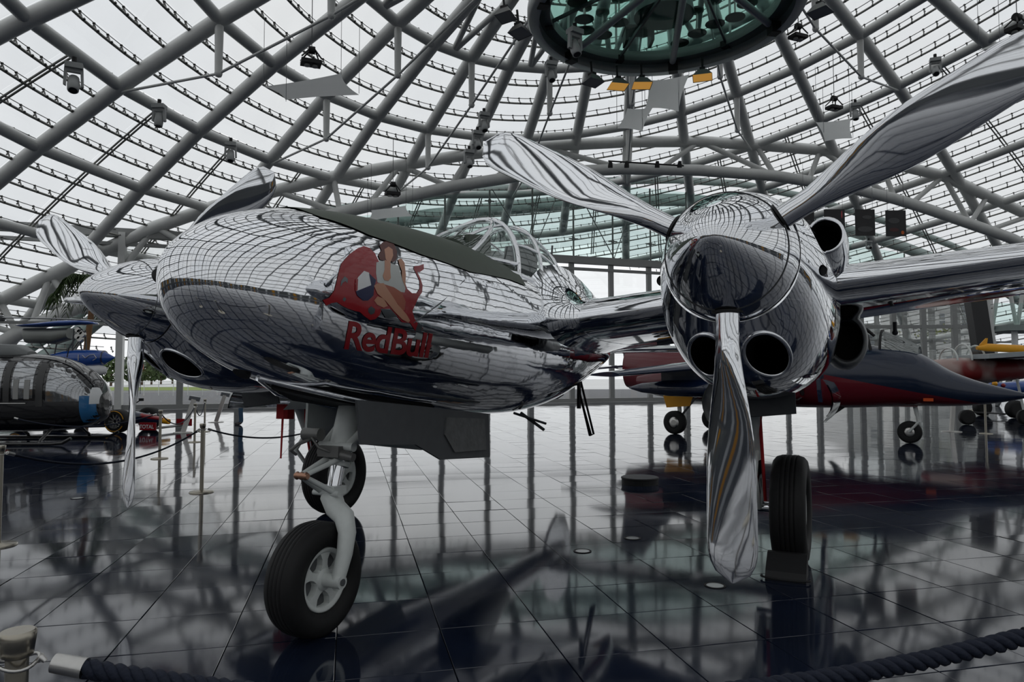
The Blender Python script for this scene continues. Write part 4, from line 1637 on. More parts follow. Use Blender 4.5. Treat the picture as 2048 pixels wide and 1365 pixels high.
for x, y in ((0, 0), (0, 1.45), (-3.1, 0), (-3.1, 1.45)):
    car_wheel(x, y)
ym = .725
MB().loops([superloop(x, t_, b_, w_, 24, 2.6, ym) for x, t_, b_, w_ in ((1.10, .34, .20, .07), (.9, .40, .22, .10), (.4, .52, .25, .17), (0, .58, .2, .22), (-.8, .62, .1, .3), (-1.6, .62, .08, .5), (-2.6, .75, .08, .5), (-3.4, .6, .15, .25))]).build('body', mat('car_navy', (.012, .016, .05), .25, coat=.6), car)
MB().loops([superloop(x, t_ + .004, b_ + .08, w_ + .006, 24, 2.6, ym) for x, t_, b_, w_ in ((.95, .385, .22, .095), (.6, .47, .24, .14), (.3, .53, .25, .175))], caps=False).build('nose_red', REDP, car)
MB().loops([superloop(x, t_ + .004, b_, w_ + .006, 24, 2.6, ym) for x, t_, b_, w_ in ((1.12, .345, .20, .075), (.96, .385, .22, .095))], caps=True).build('nose_tip', YELLOW, car)
MB().box((1.05, ym, .12), (.38, 1.75, .03)).build('front_wing', mat('wing_dark', (.03, .03, .03), .4), car)
for y in (-.16, 1.61):
    MB().box((1.05, y, .20), (.50, .03, .22)).build('endplate', REDP, car)
fc = bpy.data.curves.new('car_text', 'FONT')
fc.body = 'TOTAL'
fc.size = .19
fc.offset = .004
fo = bpy.data.objects.new('car_text', fc)
COL.objects.link(fo)
bpy.context.view_layer.update()
me = bpy.data.meshes.new_from_object(fo.evaluated_get(bpy.context.evaluated_depsgraph_get()))
bpy.data.objects.remove(fo)
me.materials.append(WHITE)
lo_ = bpy.data.objects.new('endplate_lettering', me)
COL.objects.link(lo_)
lo_.parent = car
lo_.rotation_euler = (PI / 2, 0, 0)
lo_.location = (.80, -.178, .14)
lo_.scale = (.72, .8, 1)
for y0_, s in ((ym, 1), (ym, -1)):
    MB().tube([(.35, ym + s * .15, .45), (.02, ym + s * .62, .40)], .018, 6).build('wishbone', GREYD, car)
    MB().tube([(-.35, ym + s * .2, .42), (.0, ym + s * .62, .33)], .018, 6).build('wishbone', GREYD, car)
MB().box((-3.6, ym, .85), (.35, 1.0, .04)).build('rear_wing', mat('wing_dark', (.03, .03, .03), .4), car)
for s in (-1, 1):
    MB().box((-3.6, ym + s * .5, .7), (.5, .03, .4)).build('rear_endplate', REDP, car)
MB().tube([(-.15, ym, .60), (.15, ym - .3, .78), (.42, ym - .35, .92)], .015, 6).box((.46, ym - .36, .94), (.12, .06, .08)).build('mirror_stalk', BLACK, car)

# ================================================================== PALM
PB = np.array(aty(172, 706, 27.0))
palm = empty('palm_tree', (PB[0], PB[1], 0), 0, 'palm with hanging fronds behind the farther propeller', 'tree')
tp = aty(184, 615, 27.0) - (PB[0], PB[1], 0)
hd = aty(160, 552, 27.0) - (PB[0], PB[1], 0)
MB().tube([(0, 0, 0), (0, 0, PB[2] * .5), (0, 0, PB[2]), tp, hd + (.25, 0, -.1)], [.16, .13, .11, .10, .12], 12).build('trunk', mat('palm_trunk', (.22, .12, .06), .8, 0, .4, 12, .3), palm)
FR = mat('palm_leaf', (.045, .075, .022), .6, 0, 0, 5, .3)
for k in range(17):
    a = k * 2.4
    ln = 1.0 + .5 * random.random()
    d = np.array([math.cos(a), math.sin(a) * .9, 0])
    m = MB()
    sp_pts = [hd + d * ln * q * .95 + np.array([0, 0, .30 * math.sin(q * PI * .55) - 1.9 * q * q * (.6 + .4 * random.random())]) for q in np.linspace(0, 1, 9)]
    m.tube(sp_pts, [.025 * (1 - .7 * q) for q in np.linspace(0, 1, 9)], 5)
    sd = unit(np.cross(d, (0, 0, 1)))
    for j in range(1, 9):
        for q in (.0, .5):
            c = sp_pts[j] * (1 - q) + sp_pts[max(j - 1, 0)] * q
            for s in (-1, 1):
                tip = c + sd * s * (.16 + .2 * (1 - j / 9)) + d * .14 + np.array([0, 0, -.32 - .15 * random.random()])
                mid = (c + tip) / 2 + np.array([0, 0, .06])
                w_ = d * .028
                m.add([c - w_, c + w_, mid + w_, tip, mid - w_], [(0, 1, 2, 3, 4)], False)
    m.build('frond', FR, palm)

# ================================================================== JET
JM = np.array([5.25, 20.3])
JN = np.array([9.37, 16.64])
jd = (JN - JM) / np.linalg.norm(JN - JM)
WB = np.linalg.norm(JN - JM)
jet = empty('jet_trainer', (JM[0], JM[1], 0), math.atan2(jd[1], jd[0]), 'navy and dark red jet trainer with open canopy behind the near engine', 'aircraft')
jn = np.array([jd[0], jd[1], 0])
jl = np.array([-jd[1], jd[0], 0])


def jt(px, py, y=0.):
    """pixel -> (s, z) on the jet's own plane at side offset y"""
    d = ray(px, py)
    o_ = CAM - np.array([JM[0], JM[1], 0]) - jl * y
    t_ = -(o_ @ jl) / (d @ jl)
    P = o_ + d * t_
    return P @ jn, P[2]


st = [(2046, 798, 786), (2000, 806, 774), (1950, 811, 760), (1900, 813, 740), (1845, 813, 708), (1780, 814, 694), (1700, 816, 690)]
JS = []
for px, yb, yt in st:
    s0, zb = jt(px, yb)
    _, zt = jt(px, yt)
    JS.append((s0, zt, zb, min(.62, (zt - zb) * .52 + .01)))
s_end = JS[-1][0]
JS += [(s_end - 1.2, JS[-1][1] + .15, JS[-1][2] - .02, .75), (s_end - 3, JS[-1][1] + .18, JS[-1][2], .85), (s_end - 5, JS[-1][1] + .1, JS[-1][2] + .15, .7), (s_end - 6.4, JS[-1][1] - .0, JS[-1][2] + .45, .35)]
JS.insert(0, (JS[0][0] + .12, (JS[0][1] + JS[0][2]) / 2 + .01, (JS[0][1] + JS[0][2]) / 2 - .01, .01))
JT = crom(JS, 5)


def jet_mat():
    m = bpy.data.materials.new('jet_two_tone')
    m.use_nodes = True
    nt = m.node_tree
    b = nt.nodes['Principled BSDF']
    b.inputs['Roughness'].default_value = .2
    b.inputs['Coat Weight'].default_value = .15
    tc_ = nt.nodes.new('ShaderNodeTexCoord')
    sx = nt.nodes.new('ShaderNodeSeparateXYZ')
    nt.links.new(tc_.outputs['Object'], sx.inputs[0])
    a = nt.nodes.new('ShaderNodeMath')
    a.operation = 'MULTIPLY_ADD'
    a.inputs[1].default_value = .085
    nt.links.new(sx.outputs[0], a.inputs[0])
    nt.links.new(sx.outputs[2], a.inputs[2])
    g_ = nt.nodes.new('ShaderNodeMath')
    g_.operation = 'GREATER_THAN'
    g_.inputs[1].default_value = JLINE
    nt.links.new(a.outputs[0], g_.inputs[0])
    mx = nt.nodes.new('ShaderNodeMix')
    mx.data_type = 'RGBA'
    mx.inputs[6].default_value = (.13, .004, .012, 1)
    mx.inputs[7].default_value = (.004, .012, .034, 1)
    nt.links.new(g_.outputs[0], mx.inputs[0])
    nt.links.new(mx.outputs[2], b.inputs['Base Color'])
    return m


sA, zA = jt(1690, 757, -.5)
sB, zB = jt(1960, 808, -.2)
slope = (zB - zA) / (sB - sA)
JLINE = zA + .085 * sA
JETM = jet_mat()
for n_ in JETM.node_tree.nodes:
    if n_.type == 'MATH' and n_.operation == 'MULTIPLY_ADD':
        n_.inputs[1].default_value = -slope
    if n_.type == 'MATH' and n_.operation == 'GREATER_THAN':
        n_.inputs[1].default_value = zA - slope * sA
jb = MB().loops([superloop(*r, n=40, e=2.2) for r in JT]).build('fuselage', JETM, jet)
# canopy, windscreen and open frame
cs = [jt(1845, 706)[0], jt(1790, 690)[0], jt(1740, 680)[0], jt(1700, 678)[0]]
zc0 = jt(1740, 692)[1]
Lq = []
for k, (s_, h_) in enumerate(zip([cs[0] - .05, (cs[0] + cs[1]) / 2, cs[1], (cs[1] + cs[2]) / 2], (.02, .17, .32, .42))):
    Lq.append([(s_, .30 * math.cos(a) * (.6 + .4 * min(1, k / 2)), zc0 - .22 + (h_ + .16) * math.sin(a)) for a in np.linspace(0, PI, 15)])
ws = MB().loops(Lq, closed=False).build('windscreen', mat_clear('smoked_glass', (.25, .26, .27), .03, .2), jet)
MB().tube([(p[0] + .01, p[1], p[2]) for p in Lq[-1]], .03, 8).build('windscreen_bow', BLACK, ws)
MB().tube([(cs[2] + .1, -.33, zc0 - .15), (cs[2] + .02, -.33, zc0 + .25), (cs[2] - .15, -.3, zc0 + .42), (cs[2] - .3, 0, zc0 + .47), (cs[2] - .15, .3, zc0 + .42), (cs[2] + .02, .33, zc0 + .25)], .035, 8).build('canopy_frame', BLACK, jet)
for ds in (0., .75):
    MB().box((cs[3] - .1 - ds, -.0, zc0 - .05 + ds * .08), (.28, .34, .34)).build('ejection_seat', YELLOW, jet)
Lq = [[(s_, .32 * math.cos(a), zc0 - .1 + (h_) * math.sin(a)) for a in np.linspace(0, PI, 13)] for s_, h_ in ((cs[3] - .9, .1), (cs[3] - 1.3, .5), (cs[3] - 2.0, .55), (cs[3] - 2.8, .2))]
MB().loops(Lq, closed=False).build('rear_canopy', MATS['smoked_glass'], jet)
for sd in (-1, 1):
    # intake trunk, wing with tank, stores
    MB().loops([superloop(x, z1, z0_, w_, 28, 2.4, sd * .72) for x, z1, z0_, w_ in ((s_end - .9, 1.85, 1.05, .26), (s_end - 1.0, 1.95, .98, .32), (s_end - 2.4, 1.95, .95, .34), (s_end - 4.6, 1.8, 1.1, .3), (s_end - 5.6, 1.6, 1.3, .15))]).build('engine_trunk', DRED, jet)
    MB().loops([superloop(x, 1.8, 1.1, .22, 28, 2.4, sd * .74) for x in (s_end - .885, s_end - 1.2)]).build('intake_mouth', BLACK, jet)
    Lq = []
    for y, le, te, z_ in ((.6, s_end - 1.6, s_end - 4.2, 1.95), (2.4, s_end - 2.7, s_end - 4.5, 1.80), (4.4, s_end - 3.9, s_end - 4.9, 1.62)):
        A = airfoil(.8)
        ch = le - te
        Lq.append(np.stack([le - A[:, 0] * ch, np.full(len(A), sd * y), z_ + A[:, 1] * ch], 1))
    wgj = MB().loops(Lq).build('wing', NAVY, jet)
    MB().lathe([(-1.7, .02), (-1.3, .13), (-.5, .21), (.4, .22), (1.1, .15), (1.55, .02)], (s_end - 3.3, sd * 2.2, 1.28), (1, 0, 0), 24).build('drop_tank', NAVY, wgj)
    MB().box((s_end - 3.4, sd * 2.2, 1.58), (1.2, .06, .35)).build('pylon', NAVY, wgj)
    # main leg
    y = sd * 1.15
    MB().tube([(-.1, sd * .75, 1.1), (.05, y - sd * .18, .62), (.0, y - sd * .16, .33)], .055, 10).build('main_leg', GREYP, jet)
    MB().tube([(.45, sd * .7, 1.05), (.1, y - sd * .18, .5)], .03, 8).build('main_brace', GREYD, jet)
    wz = MB().lathe([(-.09, .16), (-.10, .26), (-.07, .32), (.07, .32), (.10, .26), (.09, .16)], (0, y, .32), (0, 1, 0), 32, caps=False).build('main_tyre', RUBBER, jet)
    MB().lathe([(-.085, .06), (-.085, .17), (.085, .17), (.085, .06)], (0, y, .32), (0, 1, 0), 24).build('wheel_hub', ALU, wz)
    MB().prism([(.55, y, 1.05), (-.35, y, 1.05), (-.25, y, .72), (.45, y, .78)], (0, 1, .1), .02).build('gear_door', YELLOW, jet)
    MB().prism([(s_end - .2 - 6.2, sd * .3, 1.9), (s_end - 7.2, sd * 1.9, 1.75), (s_end - 7.6, sd * 1.9, 1.75), (s_end - 7.2, sd * .3, 1.9)], (0, .1, 1), .06).build('tailplane', NAVY, jet)
MB().prism([(s_end - 4.6, 0, 2.0), (s_end - 6.0, 0, 3.9), (s_end - 6.8, 0, 3.9), (s_end - 6.5, 0, 1.9)], (0, 1, 0), .1).build('tail_fin', NAVY, jet)
nwt = MB().lathe([(-.06, .12), (-.07, .21), (-.05, .26), (.05, .26), (.07, .21), (.06, .12)], (WB, 0, .262), (0, 1, 0), 32, caps=False).build('nose_tyre', RUBBER, jet)
MB().lathe([(-.055, .04), (-.055, .13), (.055, .13), (.055, .04)], (WB, 0, .262), (0, 1, 0), 20).build('wheel_hub', ALU, nwt)
MB().tube([(WB + .05, 0, 1.2), (WB + .18, 0, .62), (WB + .2, 0, .5)], .05, 10).build('nose_leg', GREYP, jet)
MB().tube([(WB + .2, -.09, .5), (WB, -.09, .27)], .03, 8).build('nose_fork', GREYP, jet)
MB().prism([(WB - 1.5, -.1, .98), (WB - 1.15, -.1, .98), (WB - 1.75, -.1, .55), (WB - 1.85, -.1, .57)], (0, 1, 0), .03).build('air_brake', BLACK, jet)
MB().prism([(WB + .3, -.12, 1.0), (WB - .5, -.12, 1.0), (WB - .4, -.14, .86), (WB + .2, -.14, .86)], (0, 1, 0), .02).build('nose_door', DRED, jet)
for px, py in ((1837, 778), (1796, 789), (1857, 800)):
    s_, z_ = jt(px, py, -.45)
    MB().box((s_, -.47, z_), (.20, .012, .07)).build('warning_mark', mat('warning_orange', (.6, .08, .01), .5), jet)

# ================================================================== AIRCRAFT ON THE RIGHT EDGE
RD = 23.5
def rp(px, py):
    P = aty(px, py, RD)
    return P
ro = rp(1930, 745)
ra = empty('display_aircraft', (ro[0], ro[1], 0), 0, 'red and white patterned aircraft with grey wing near the right edge', 'aircraft')
def rl(px, py, y=0.):
    P = rp(px, py)
    return (P[0] - ro[0], y, P[2])
m = bpy.data.materials.new('red_white_camouflage')
m.use_nodes = True
nt = m.node_tree
b = nt.nodes['Principled BSDF']
tx = nt.nodes.new('ShaderNodeTexCoord')
n_ = nt.nodes.new('ShaderNodeTexNoise')
n_.inputs['Scale'].default_value = 1.6
n_.inputs['Detail'].default_value = 1
nt.links.new(tx.outputs['Object'], n_.inputs['Vector'])
rp_ = nt.nodes.new('ShaderNodeValToRGB')
rp_.color_ramp.elements[0].position, rp_.color_ramp.elements[0].color = .44, (.20, .012, .012, 1)
rp_.color_ramp.elements[1].position, rp_.color_ramp.elements[1].color = .60, (.42, .30, .27, 1)
nt.links.new(n_.outputs['Fac'], rp_.inputs['Fac'])
nt.links.new(rp_.outputs['Color'], b.inputs['Base Color'])
b.inputs['Roughness'].default_value = .4
x0, x1 = rl(1832, 740)[0], rl(2040, 745)[0]
zt, zb = rl(1900, 716)[2], rl(1900, 765)[2]
MB().loops([superloop(x, a, b_, w_, 32, 2.4) for x, a, b_, w_ in ((x0, zt - .35, zb + .25, .1), (x0 + .5, zt - .08, zb + .12, .4), (x0 + 1.4, zt, zb, .55), (x1 - 1.0, zt - .02, zb, .55), (x1, zt - .05, zb + .1, .45), (x1 + .6, zt - .3, zb + .3, .1))]).build('fuselage', m, ra)
Lq = [[(x, .5 * math.cos(a), zt - .1 + h_ * math.sin(a)) for a in np.linspace(0, PI, 13)] for x, h_ in ((rl(1850, 0)[0], .12), (rl(1872, 0)[0], .42), (rl(1900, 0)[0], .55), (rl(1925, 0)[0], .50))]
cn = MB().loops(Lq, closed=False).build('canopy_glass', PANE_C, ra)
for row in Lq[1:]:
    MB().tube(row, .03, 6).build('canopy_bow', GREYP, cn)
za = rl(1990, 715)[2]
MB().prism([(rl(1905, 0)[0], -1.2, za), (rl(1930, 0)[0], -2.4, za + .05), (rl(2100, 0)[0], -2.4, za + .05), (rl(2100, 0)[0], 1.0, za + .05), (rl(1905, 0)[0], 1.0, za)], (0, 0, 1), .14).build('wing', mat('wing_pale_grey', (.36, .40, .42), .35), ra)
q0, q1 = rl(1930, 698), rl(2018, 700)
MB().tube([(q0[0], -.6, q0[2]), (q0[0] + .3, -.6, q0[2] + .02), (q1[0], -.6, q1[2])], [.06, .13, .13], 14).build('orange_store', YELLOW, ra)
MB().prism([(q0[0] + .08, -.6, q0[2] + .1), (q0[0] + .30, -.6, q0[2] + .32), (q0[0] + .36, -.6, q0[2] + .32), (q0[0] + .32, -.6, q0[2] + .1)], (0, 1, 0), .04).build('store_fin', YELLOW, ra)
MB().tube([(q1[0], -.6, q1[2]), (q1[0] + .8, -.6, q1[2])], [.13, .12], 14).build('store_nose', GREYD, ra)
e0 = rl(2034, 742)
MB().lathe([(0, .3), (.4, .25), (.7, .05)], (x1 + .5, 0, e0[2]), (1, 0, 0), 20).build('engine_nose', BLACK, ra)
for k in range(3):
    a = 1.1 + k * 2 * PI / 3
    d = np.array([0.25 * math.cos(a), math.sin(a) * .6, math.cos(a)])
    MB().prism([np.array([x1 + .75, -.3, e0[2]]) + p for p in (np.array([-.05, 0, 0]), unit(d) * .5 + (-.09, 0, 0), unit(d) * .95, unit(d) * .5 + (.07, 0, 0), np.array([.05, 0, 0]))], (0, 1, .2), .03).build('propeller_blade', WHITE, ra)
for x in (x0 + 1.2, x1 - .4):
    MB().tube([(x, -.4, zb + .1), (x, -.7, .3)], .04, 8).build('gear_leg', GREYP, ra)
    MB().lathe([(-.07, .15), (-.08, .24), (.08, .24), (.07, .15)], (x, -.7, .24), (0, 1, 0), 20).build('wheel', RUBBER, ra)

cb = aty(2005, 790, 27.)
c2 = empty('racing_car', (cb[0], cb[1], 0), .1, 'blue racing car with yellow and red nose behind the jet nose', 'racing car')
z0_ = aty(2000, 768, 27.)[2]
MB().loops([superloop(x, z0_ + a, z0_ - .35, w_, 20, 2.6) for x, a, w_ in ((-.75, -.1, .06), (-.5, .04, .12), (0, .05, .2), (.8, .12, .4), (1.8, .1, .45), (2.6, 0, .3))]).build('body', BLUE, c2)
MB().sphere((-.42, -.14, z0_ + .0), .10, 12).build('yellow_emblem', YELLOW, c2)
MB().sphere((-.12, -.2, z0_ - .06), .08, 12).build('red_emblem', REDP, c2)
for x, y in ((-.2, -.8), (-.2, .8), (2.2, -.8), (2.2, .8)):
    MB().lathe([(-.15, .2), (-.16, .3), (-.1, .33), (.1, .33), (.16, .3), (.15, .2)], (x, y, .33), (0, 1, 0), 24).build('wheel', RUBBER, c2)
MB().box((-.55, 0, .15), (.35, 1.6, .04)).build('front_wing', BLACK, c2)

# ================================================================== UNSEEN LOW WALL, ADDED TO DARKEN THE CHROME REFLECTIONS
wb = empty('wall_back_added', kind='structure')
WALLM = mat('added_wall_grey', (.14, .15, .155), .5, 0, .05, 2, .3)
for i in range(NR):
    e = []
    for q in (i, i + 1):
        r = next((r for r in np.linspace(20, 60, 400) if dome(q, r)[2] < 3.2), 50)
        P = dome(q, r)
        e.append(P)
    if min(e[0][1], e[1][1]) > 13:
        continue
    a, b = e[0] * (1, 1, 0), e[1] * (1, 1, 0)
    MB().bar(a + (0, 0, 1.6), b + (0, 0, 1.6), .3, 3.2).build('added_wall_panel', WALLM, wb)
    n_in = unit((np.array([4., 12., 0]) - (a + b) / 2) * (1, 1, 0))
    for q, m_ in ((.2, WHITE), (.45, YELLOW), (.7, WHITE)):  # banners added out of view to give the polished blades coloured stripes
        c = a + (b - a) * q + n_in * .25
        tg = unit(b - a)
        MB().bar(c - tg * .55 + (0, 0, 1.7), c + tg * .55 + (0, 0, 1.7), .06, 2.4).build('reflection_banner', m_, wb)

# ================================================================== GLASS-FLOORED BAR HUNG UNDER THE CROWN
DC = np.array([4.44, 20.02, 12.0])
bar = empty('hanging_bar', DC, 0, 'round glass-floored bar hanging below the crown of the dome', 'bar')
RIMM = mat('bar_rim_steel', (.58, .60, .59), .4, 0.)
MB().lathe([(0, 3.62), (0, 3.9), (.12, 3.97), (.32, 3.97), (.36, 3.78), (.36, 3.62)], (0, 0, 0), (0, 0, 1), 96, caps=False).build('rim', RIMM, bar)
MB().lathe([(.30, 3.30), (.30, 3.64), (.62, 3.64), (.62, 3.30), (.30, 3.30)], (0, 0, 0), (0, 0, 1), 96, caps=False).build('inner_rim', mat('bar_rim_dark', (.18, .21, .20), .4, 0.), bar)
NB_ = 12
HUB = np.array([.15, -2.5, 0])
for k in range(NB_):
    a0, a1 = 2 * PI * k / NB_ + .22, 2 * PI * (k + 1) / NB_ + .22
    arc = [(3.42 * math.cos(a), 3.42 * math.sin(a), .50) for a in np.linspace(a0 + .006, a1 - .006, 10)]
    MB().prism([HUB + (0, 0, .50)] + arc, (0, 0, 1), .05).build('floor_pane', PANE_D, bar)
    d = np.array([math.cos(a0), math.sin(a0), 0])
    if k % 2 == 0:
        MB().tube([HUB + (0, 0, .30), d * 3.45 + (0, 0, .26)], .11, 12).build('floor_beam', STEEL, bar)
        MB().box(d * 3.62 + (0, 0, .12), (.30, .30, .34), np.stack([d, np.cross((0, 0, 1), d), (0, 0, 1)], 1)).build('beam_bracket', BLACK, bar)
    else:
        MB().bar(HUB + (0, 0, .42), d * 3.5 + (0, 0, .42), .06, .10).build('glass_bearer', GREYD, bar)
        MB().box(d * 3.42 + (0, 0, .36), (.25, .22, .2), np.stack([d, np.cross((0, 0, 1), d), (0, 0, 1)], 1)).build('bearer_shoe', BLACK, bar)
    w0, w1 = d * 3.75, np.array([math.cos(a1), math.sin(a1), 0]) * 3.75
    MB().prism([w0 + (0, 0, .4), w1 + (0, 0, .4), w1 + (0, 0, 2.9), w0 + (0, 0, 2.9)], (w0 + w1), .03).build('side_pane', PANE_G, bar)
    MB().tube([w0 + (0, 0, .3), w0 + (0, 0, 3.0)], .04, 8).build('side_post', STEEL, bar)
MB().tube([(3.75 * math.cos(a), 3.75 * math.sin(a), 2.95) for a in np.linspace(0, 2 * PI, 60, endpoint=False)], .09, 8, closed=True).build('top_ring', STEEL, bar)
for k in range(6):
    a = k * PI / 3 + .3
    P = np.array([3.7 * math.cos(a), 3.7 * math.sin(a), 2.9])
    MB().tube([P, P * (1.15, 1.15, 0) + (0, 0, 5.2)], .03, 6).build('hanger', STEEL, bar)
FURN = mat('bar_furniture', (.03, .05, .045), .5)
MB().lathe([(.53, .9), (.56, .9), (1.6, .75), (1.65, .95), (1.7, .95)], (0.2, .8, 0), (0, 0, 1), 32, False).build('counter', mat('bar_counter', (.12, .15, .15), .4), bar)
for k, (x, y) in enumerate(((-2.2, 1.0), (-1.5, 2.0), (-1.1, 1.2), (1.5, 1.9), (1.9, 1.3), (2.4, .9), (-2.5, 0), (2.5, .1), (1.1, 2.55), (-2.1, 1.7))):
    t = empty('bar_stool', DC + (x, y, .527), 0, 'dark round-based stool seen through the glass floor of the hanging bar', 'stool', 'stools in the hanging bar')
    MB().lathe([(0, .30), (.02, .30), (.03, .06)], (0, 0, 0), (0, 0, 1), 24).build('base', FURN, t)
    MB().tube([(0, 0, .02), (0, 0, .72)], .03, 8).build('stem', ALU, t)
    MB().lathe([(.70, .1), (.72, .22), (.80, .22), (.82, .18)], (0, 0, 0), (0, 0, 1), 24).build('seat', FURN, t)
t = empty('bar_table', DC + (-.25, 3.0 - .4, .527), 0, 'dark box-shaped table on the glass floor of the hanging bar', 'table')
MB().box((0, 0, .45), (1.0, .7, .08)).build('top', FURN, t)
for sx in (-1, 1):
    MB().box((sx * .42, 0, .21), (.1, .6, .42)).build('leg', FURN, t)

# ================================================================== FLOODLIGHTS ROUND THE BAR
AMB = mat('amber_reflector', (.75, .38, .05), .35, emit=(1., .5, .1), estr=.35)
HOUS = mat('floodlight_housing', (.16, .16, .155), .4, .3)
LENSG = mat('floodlight_glass', (.40, .40, .38), .2)


def floodlight(px, py, label, warm, rz=0., s=1.):
    P = aty(px, py, 22.5 if py > 100 else 20.2)
    t = empty('floodlight', P, rz, label, 'floodlight', 'floodlights on the rim of the hanging bar')
    R = np.array(Matrix.Rotation(-.12, 3, 'X'))
    s *= .78
    q = lambda pts: [tuple(R @ (np.array(p) * s)) for p in pts]
    top, bot = .18, .40
    vs = q([(-top, -top, .30), (top, -top, .30), (top, top, .30), (-top, top, .30), (-bot, -bot * .8, 0), (bot, -bot * .8, 0), (bot, bot * .8, 0), (-bot, bot * .8, 0)])
    MB().add(vs, [(0, 1, 2, 3), (0, 4, 5, 1), (1, 5, 6, 2), (2, 6, 7, 3), (3, 7, 4, 0)], False).build('housing', HOUS, t)
    MB().add(q([(-bot * .95, -bot * .76, .02), (bot * .95, -bot * .76, .02), (bot * .95, bot * .76, .02), (-bot * .95, bot * .76, .02)]), [(0, 1, 2, 3)], False).build('lens', AMB if warm else LENSG, t)
    MB().box((0, .05 * s, .36 * s), (.22 * s, .3 * s, .16 * s)).build('gear_box', BLACK, t)
    MB().tube([(0, .05, .40 * s), (0, .1, .75)], .035, 8).build('bracket', BLACK, t)


for px, py, warm, rz, lab in ((1012, 35, 0, 1.2, 'upper large grey floodlight left of the bar rim'), (1040, 68, 0, 1.0, 'lower large grey floodlight left of the bar rim'), (1186, 166, 0, .6, 'grey floodlight below the left part of the bar rim'),
                          (1236, 174, 1, .2, 'amber floodlight left of the hanging white sheet'), (1284, 172, 1, .0, 'amber floodlight half behind the hanging white sheet'), (1405, 156, 1, -.3, 'amber floodlight right of the hanging white sheet'), (1640, 26, 0, -.9, 'grey floodlight right of the bar rim')):
    floodlight(px, py, lab, warm, rz)


# ================================================================== MOVING HEAD LAMPS
PALE = mat('lamp_pale_grey', (.36, .37, .37), .45)
DARKL = mat('lamp_lens', (.02, .02, .022), .1)


def moving_head(px, py, label, tilt, yaw, s=1., Y=None):
    D = ray_dome(px, py - 25)
    P = aty(px, py, D[1] * .955 if Y is None else Y)
    t = empty('moving_head_lamp', P, yaw, label, 'stage lamp', 'moving head lamps under the dome')
    MB().box((0, 0, .52 * s), (.46 * s, .34 * s, .16 * s)).build('base_box', PALE, t)
    MB().tube([(0, 0, .58 * s), (0, 0, .80 * s)], .07 * s, 10).build('clamp', BLACK, t)
    MB().prism([(-.24 * s, 0, .46 * s), (.24 * s, 0, .46 * s), (.26 * s, 0, -.05 * s), (.19 * s, 0, -.08 * s), (.17 * s, 0, .34 * s), (-.17 * s, 0, .34 * s), (-.19 * s, 0, -.08 * s), (-.26 * s, 0, -.05 * s)], (0, 1, 0), .13 * s).build('yoke', PALE, t)
    ax = np.array([0, -math.sin(tilt), -math.cos(tilt)])
    h_ = MB().lathe([(-.26 * s, .08 * s), (-.24 * s, .14 * s), (.05 * s, .165 * s), (.26 * s, .15 * s), (.28 * s, .12 * s)], (0, 0, 0), ax, 20).build('head', PALE, t)
    MB().lathe([(.281 * s, .115 * s), (.285 * s, .115 * s)], (0, 0, 0), ax, 20).build('lens', DARKL, h_)


for px, py, tl, yw, s, lab in ((147, 168, .5, .5, 1.15, 'large moving lamp at the upper left under a ring tube'), (318, 240, .2, .0, 1., 'moving lamp second from the left edge under a ring tube'), (461, 312, .4, .3, 1., 'moving lamp above the raised blade of the farther propeller'),
                          (968, 252, .4, .4, 1.1, 'topmost of the three lamps left of the near propeller tip'), (955, 288, .6, .4, 1.1, 'middle of the three lamps left of the near propeller tip'), (938, 325, .5, .4, 1.1, 'lowest of the three lamps left of the near propeller tip'),
                          (1102, 152, .5, .3, 1.1, 'moving lamp on the rib just left of the bar'), (1150, 96, .4, .6, .9, 'moving lamp in front of the glass floor of the bar'), (1711, 230, .3, -.3, 1., 'moving lamp right of the small hanging sheet'), (1871, 142, .7, -.4, 1., 'moving lamp above the upraised near propeller blade'),
                          (1738, 496, 1.4, 0., .8, 'small lamp standing behind the outer wing')):
    moving_head(px, py, lab, tl, yw, s, 19.6 if px == 1150 else None)


# ================================================================== BLACK HOISTS
def hoist(px, py, label, Y, s=1.):
    P = aty(px, py, Y)
    t = empty('hoist_rig', P, .4, label, 'hoist', 'black hoist rigs under the dome')
    MB().box((0, 0, 0), (.62 * s, .42 * s, .12 * s)).build('tray', BLACK, t)
    for a, b in (((-.3, -.2, .1), (0, 0, .5)), ((.3, .2, .1), (.1, 0, .5)), ((-.3, .2, .1), (0, 0, .45)), ((.3, -.2, .1), (.08, 0, .5))):
        MB().tube([np.array(a) * s, np.array(b) * s], .025 * s, 6).build('strut', BLACK, t)
    MB().lathe([(-.1 * s, .12 * s), (.1 * s, .12 * s)], (.02, 0, .42 * s), (1, 0, 0), 16).build('drum', BLACK, t)
    MB().tube([(.02, 0, .5 * s), (.02, 0, 2.4)], .014, 5).build('chain', GREYD, t)
    for q in (-.12, .12):
        MB().lathe([(0, .08 * s), (-.06 * s, .10 * s)], (q * s, 0, -.06 * s), (0, 0, 1), 12).build('lamp_can', LENSG, t)


hoist(622, 126, 'black hoist rig above the long white hanging sheet', 24., 1.1)
hoist(785, 388, 'black hoist rig above the canopy of the chrome aircraft', 30., 1.)
hoist(1668, 216, 'black hoist rig above the small white sheet', 30., 1.)
hoist(1596, 74, 'black hoist rig right of the bar rim', 21., .8)
hoist(2034, 60, 'black hoist rig at the upper right picture corner', 24., 1.1)
t = empty('light_bar', aty(1290, 322, 34.), 0, 'thin black lighting bar above the near spinner', 'lighting bar')
MB().tube([(-1.8, 0, 0), (1.9, 0, -.25)], .04, 8).build('bar', BLACK, t)
for x in (-1.7, -.9, .6, 1.7):
    MB().lathe([(-.15, .07), (.05, .12), (.18, .12)], (x, 0, -.16), (0, .3, -1), 12).build('spot', BLACK, t)

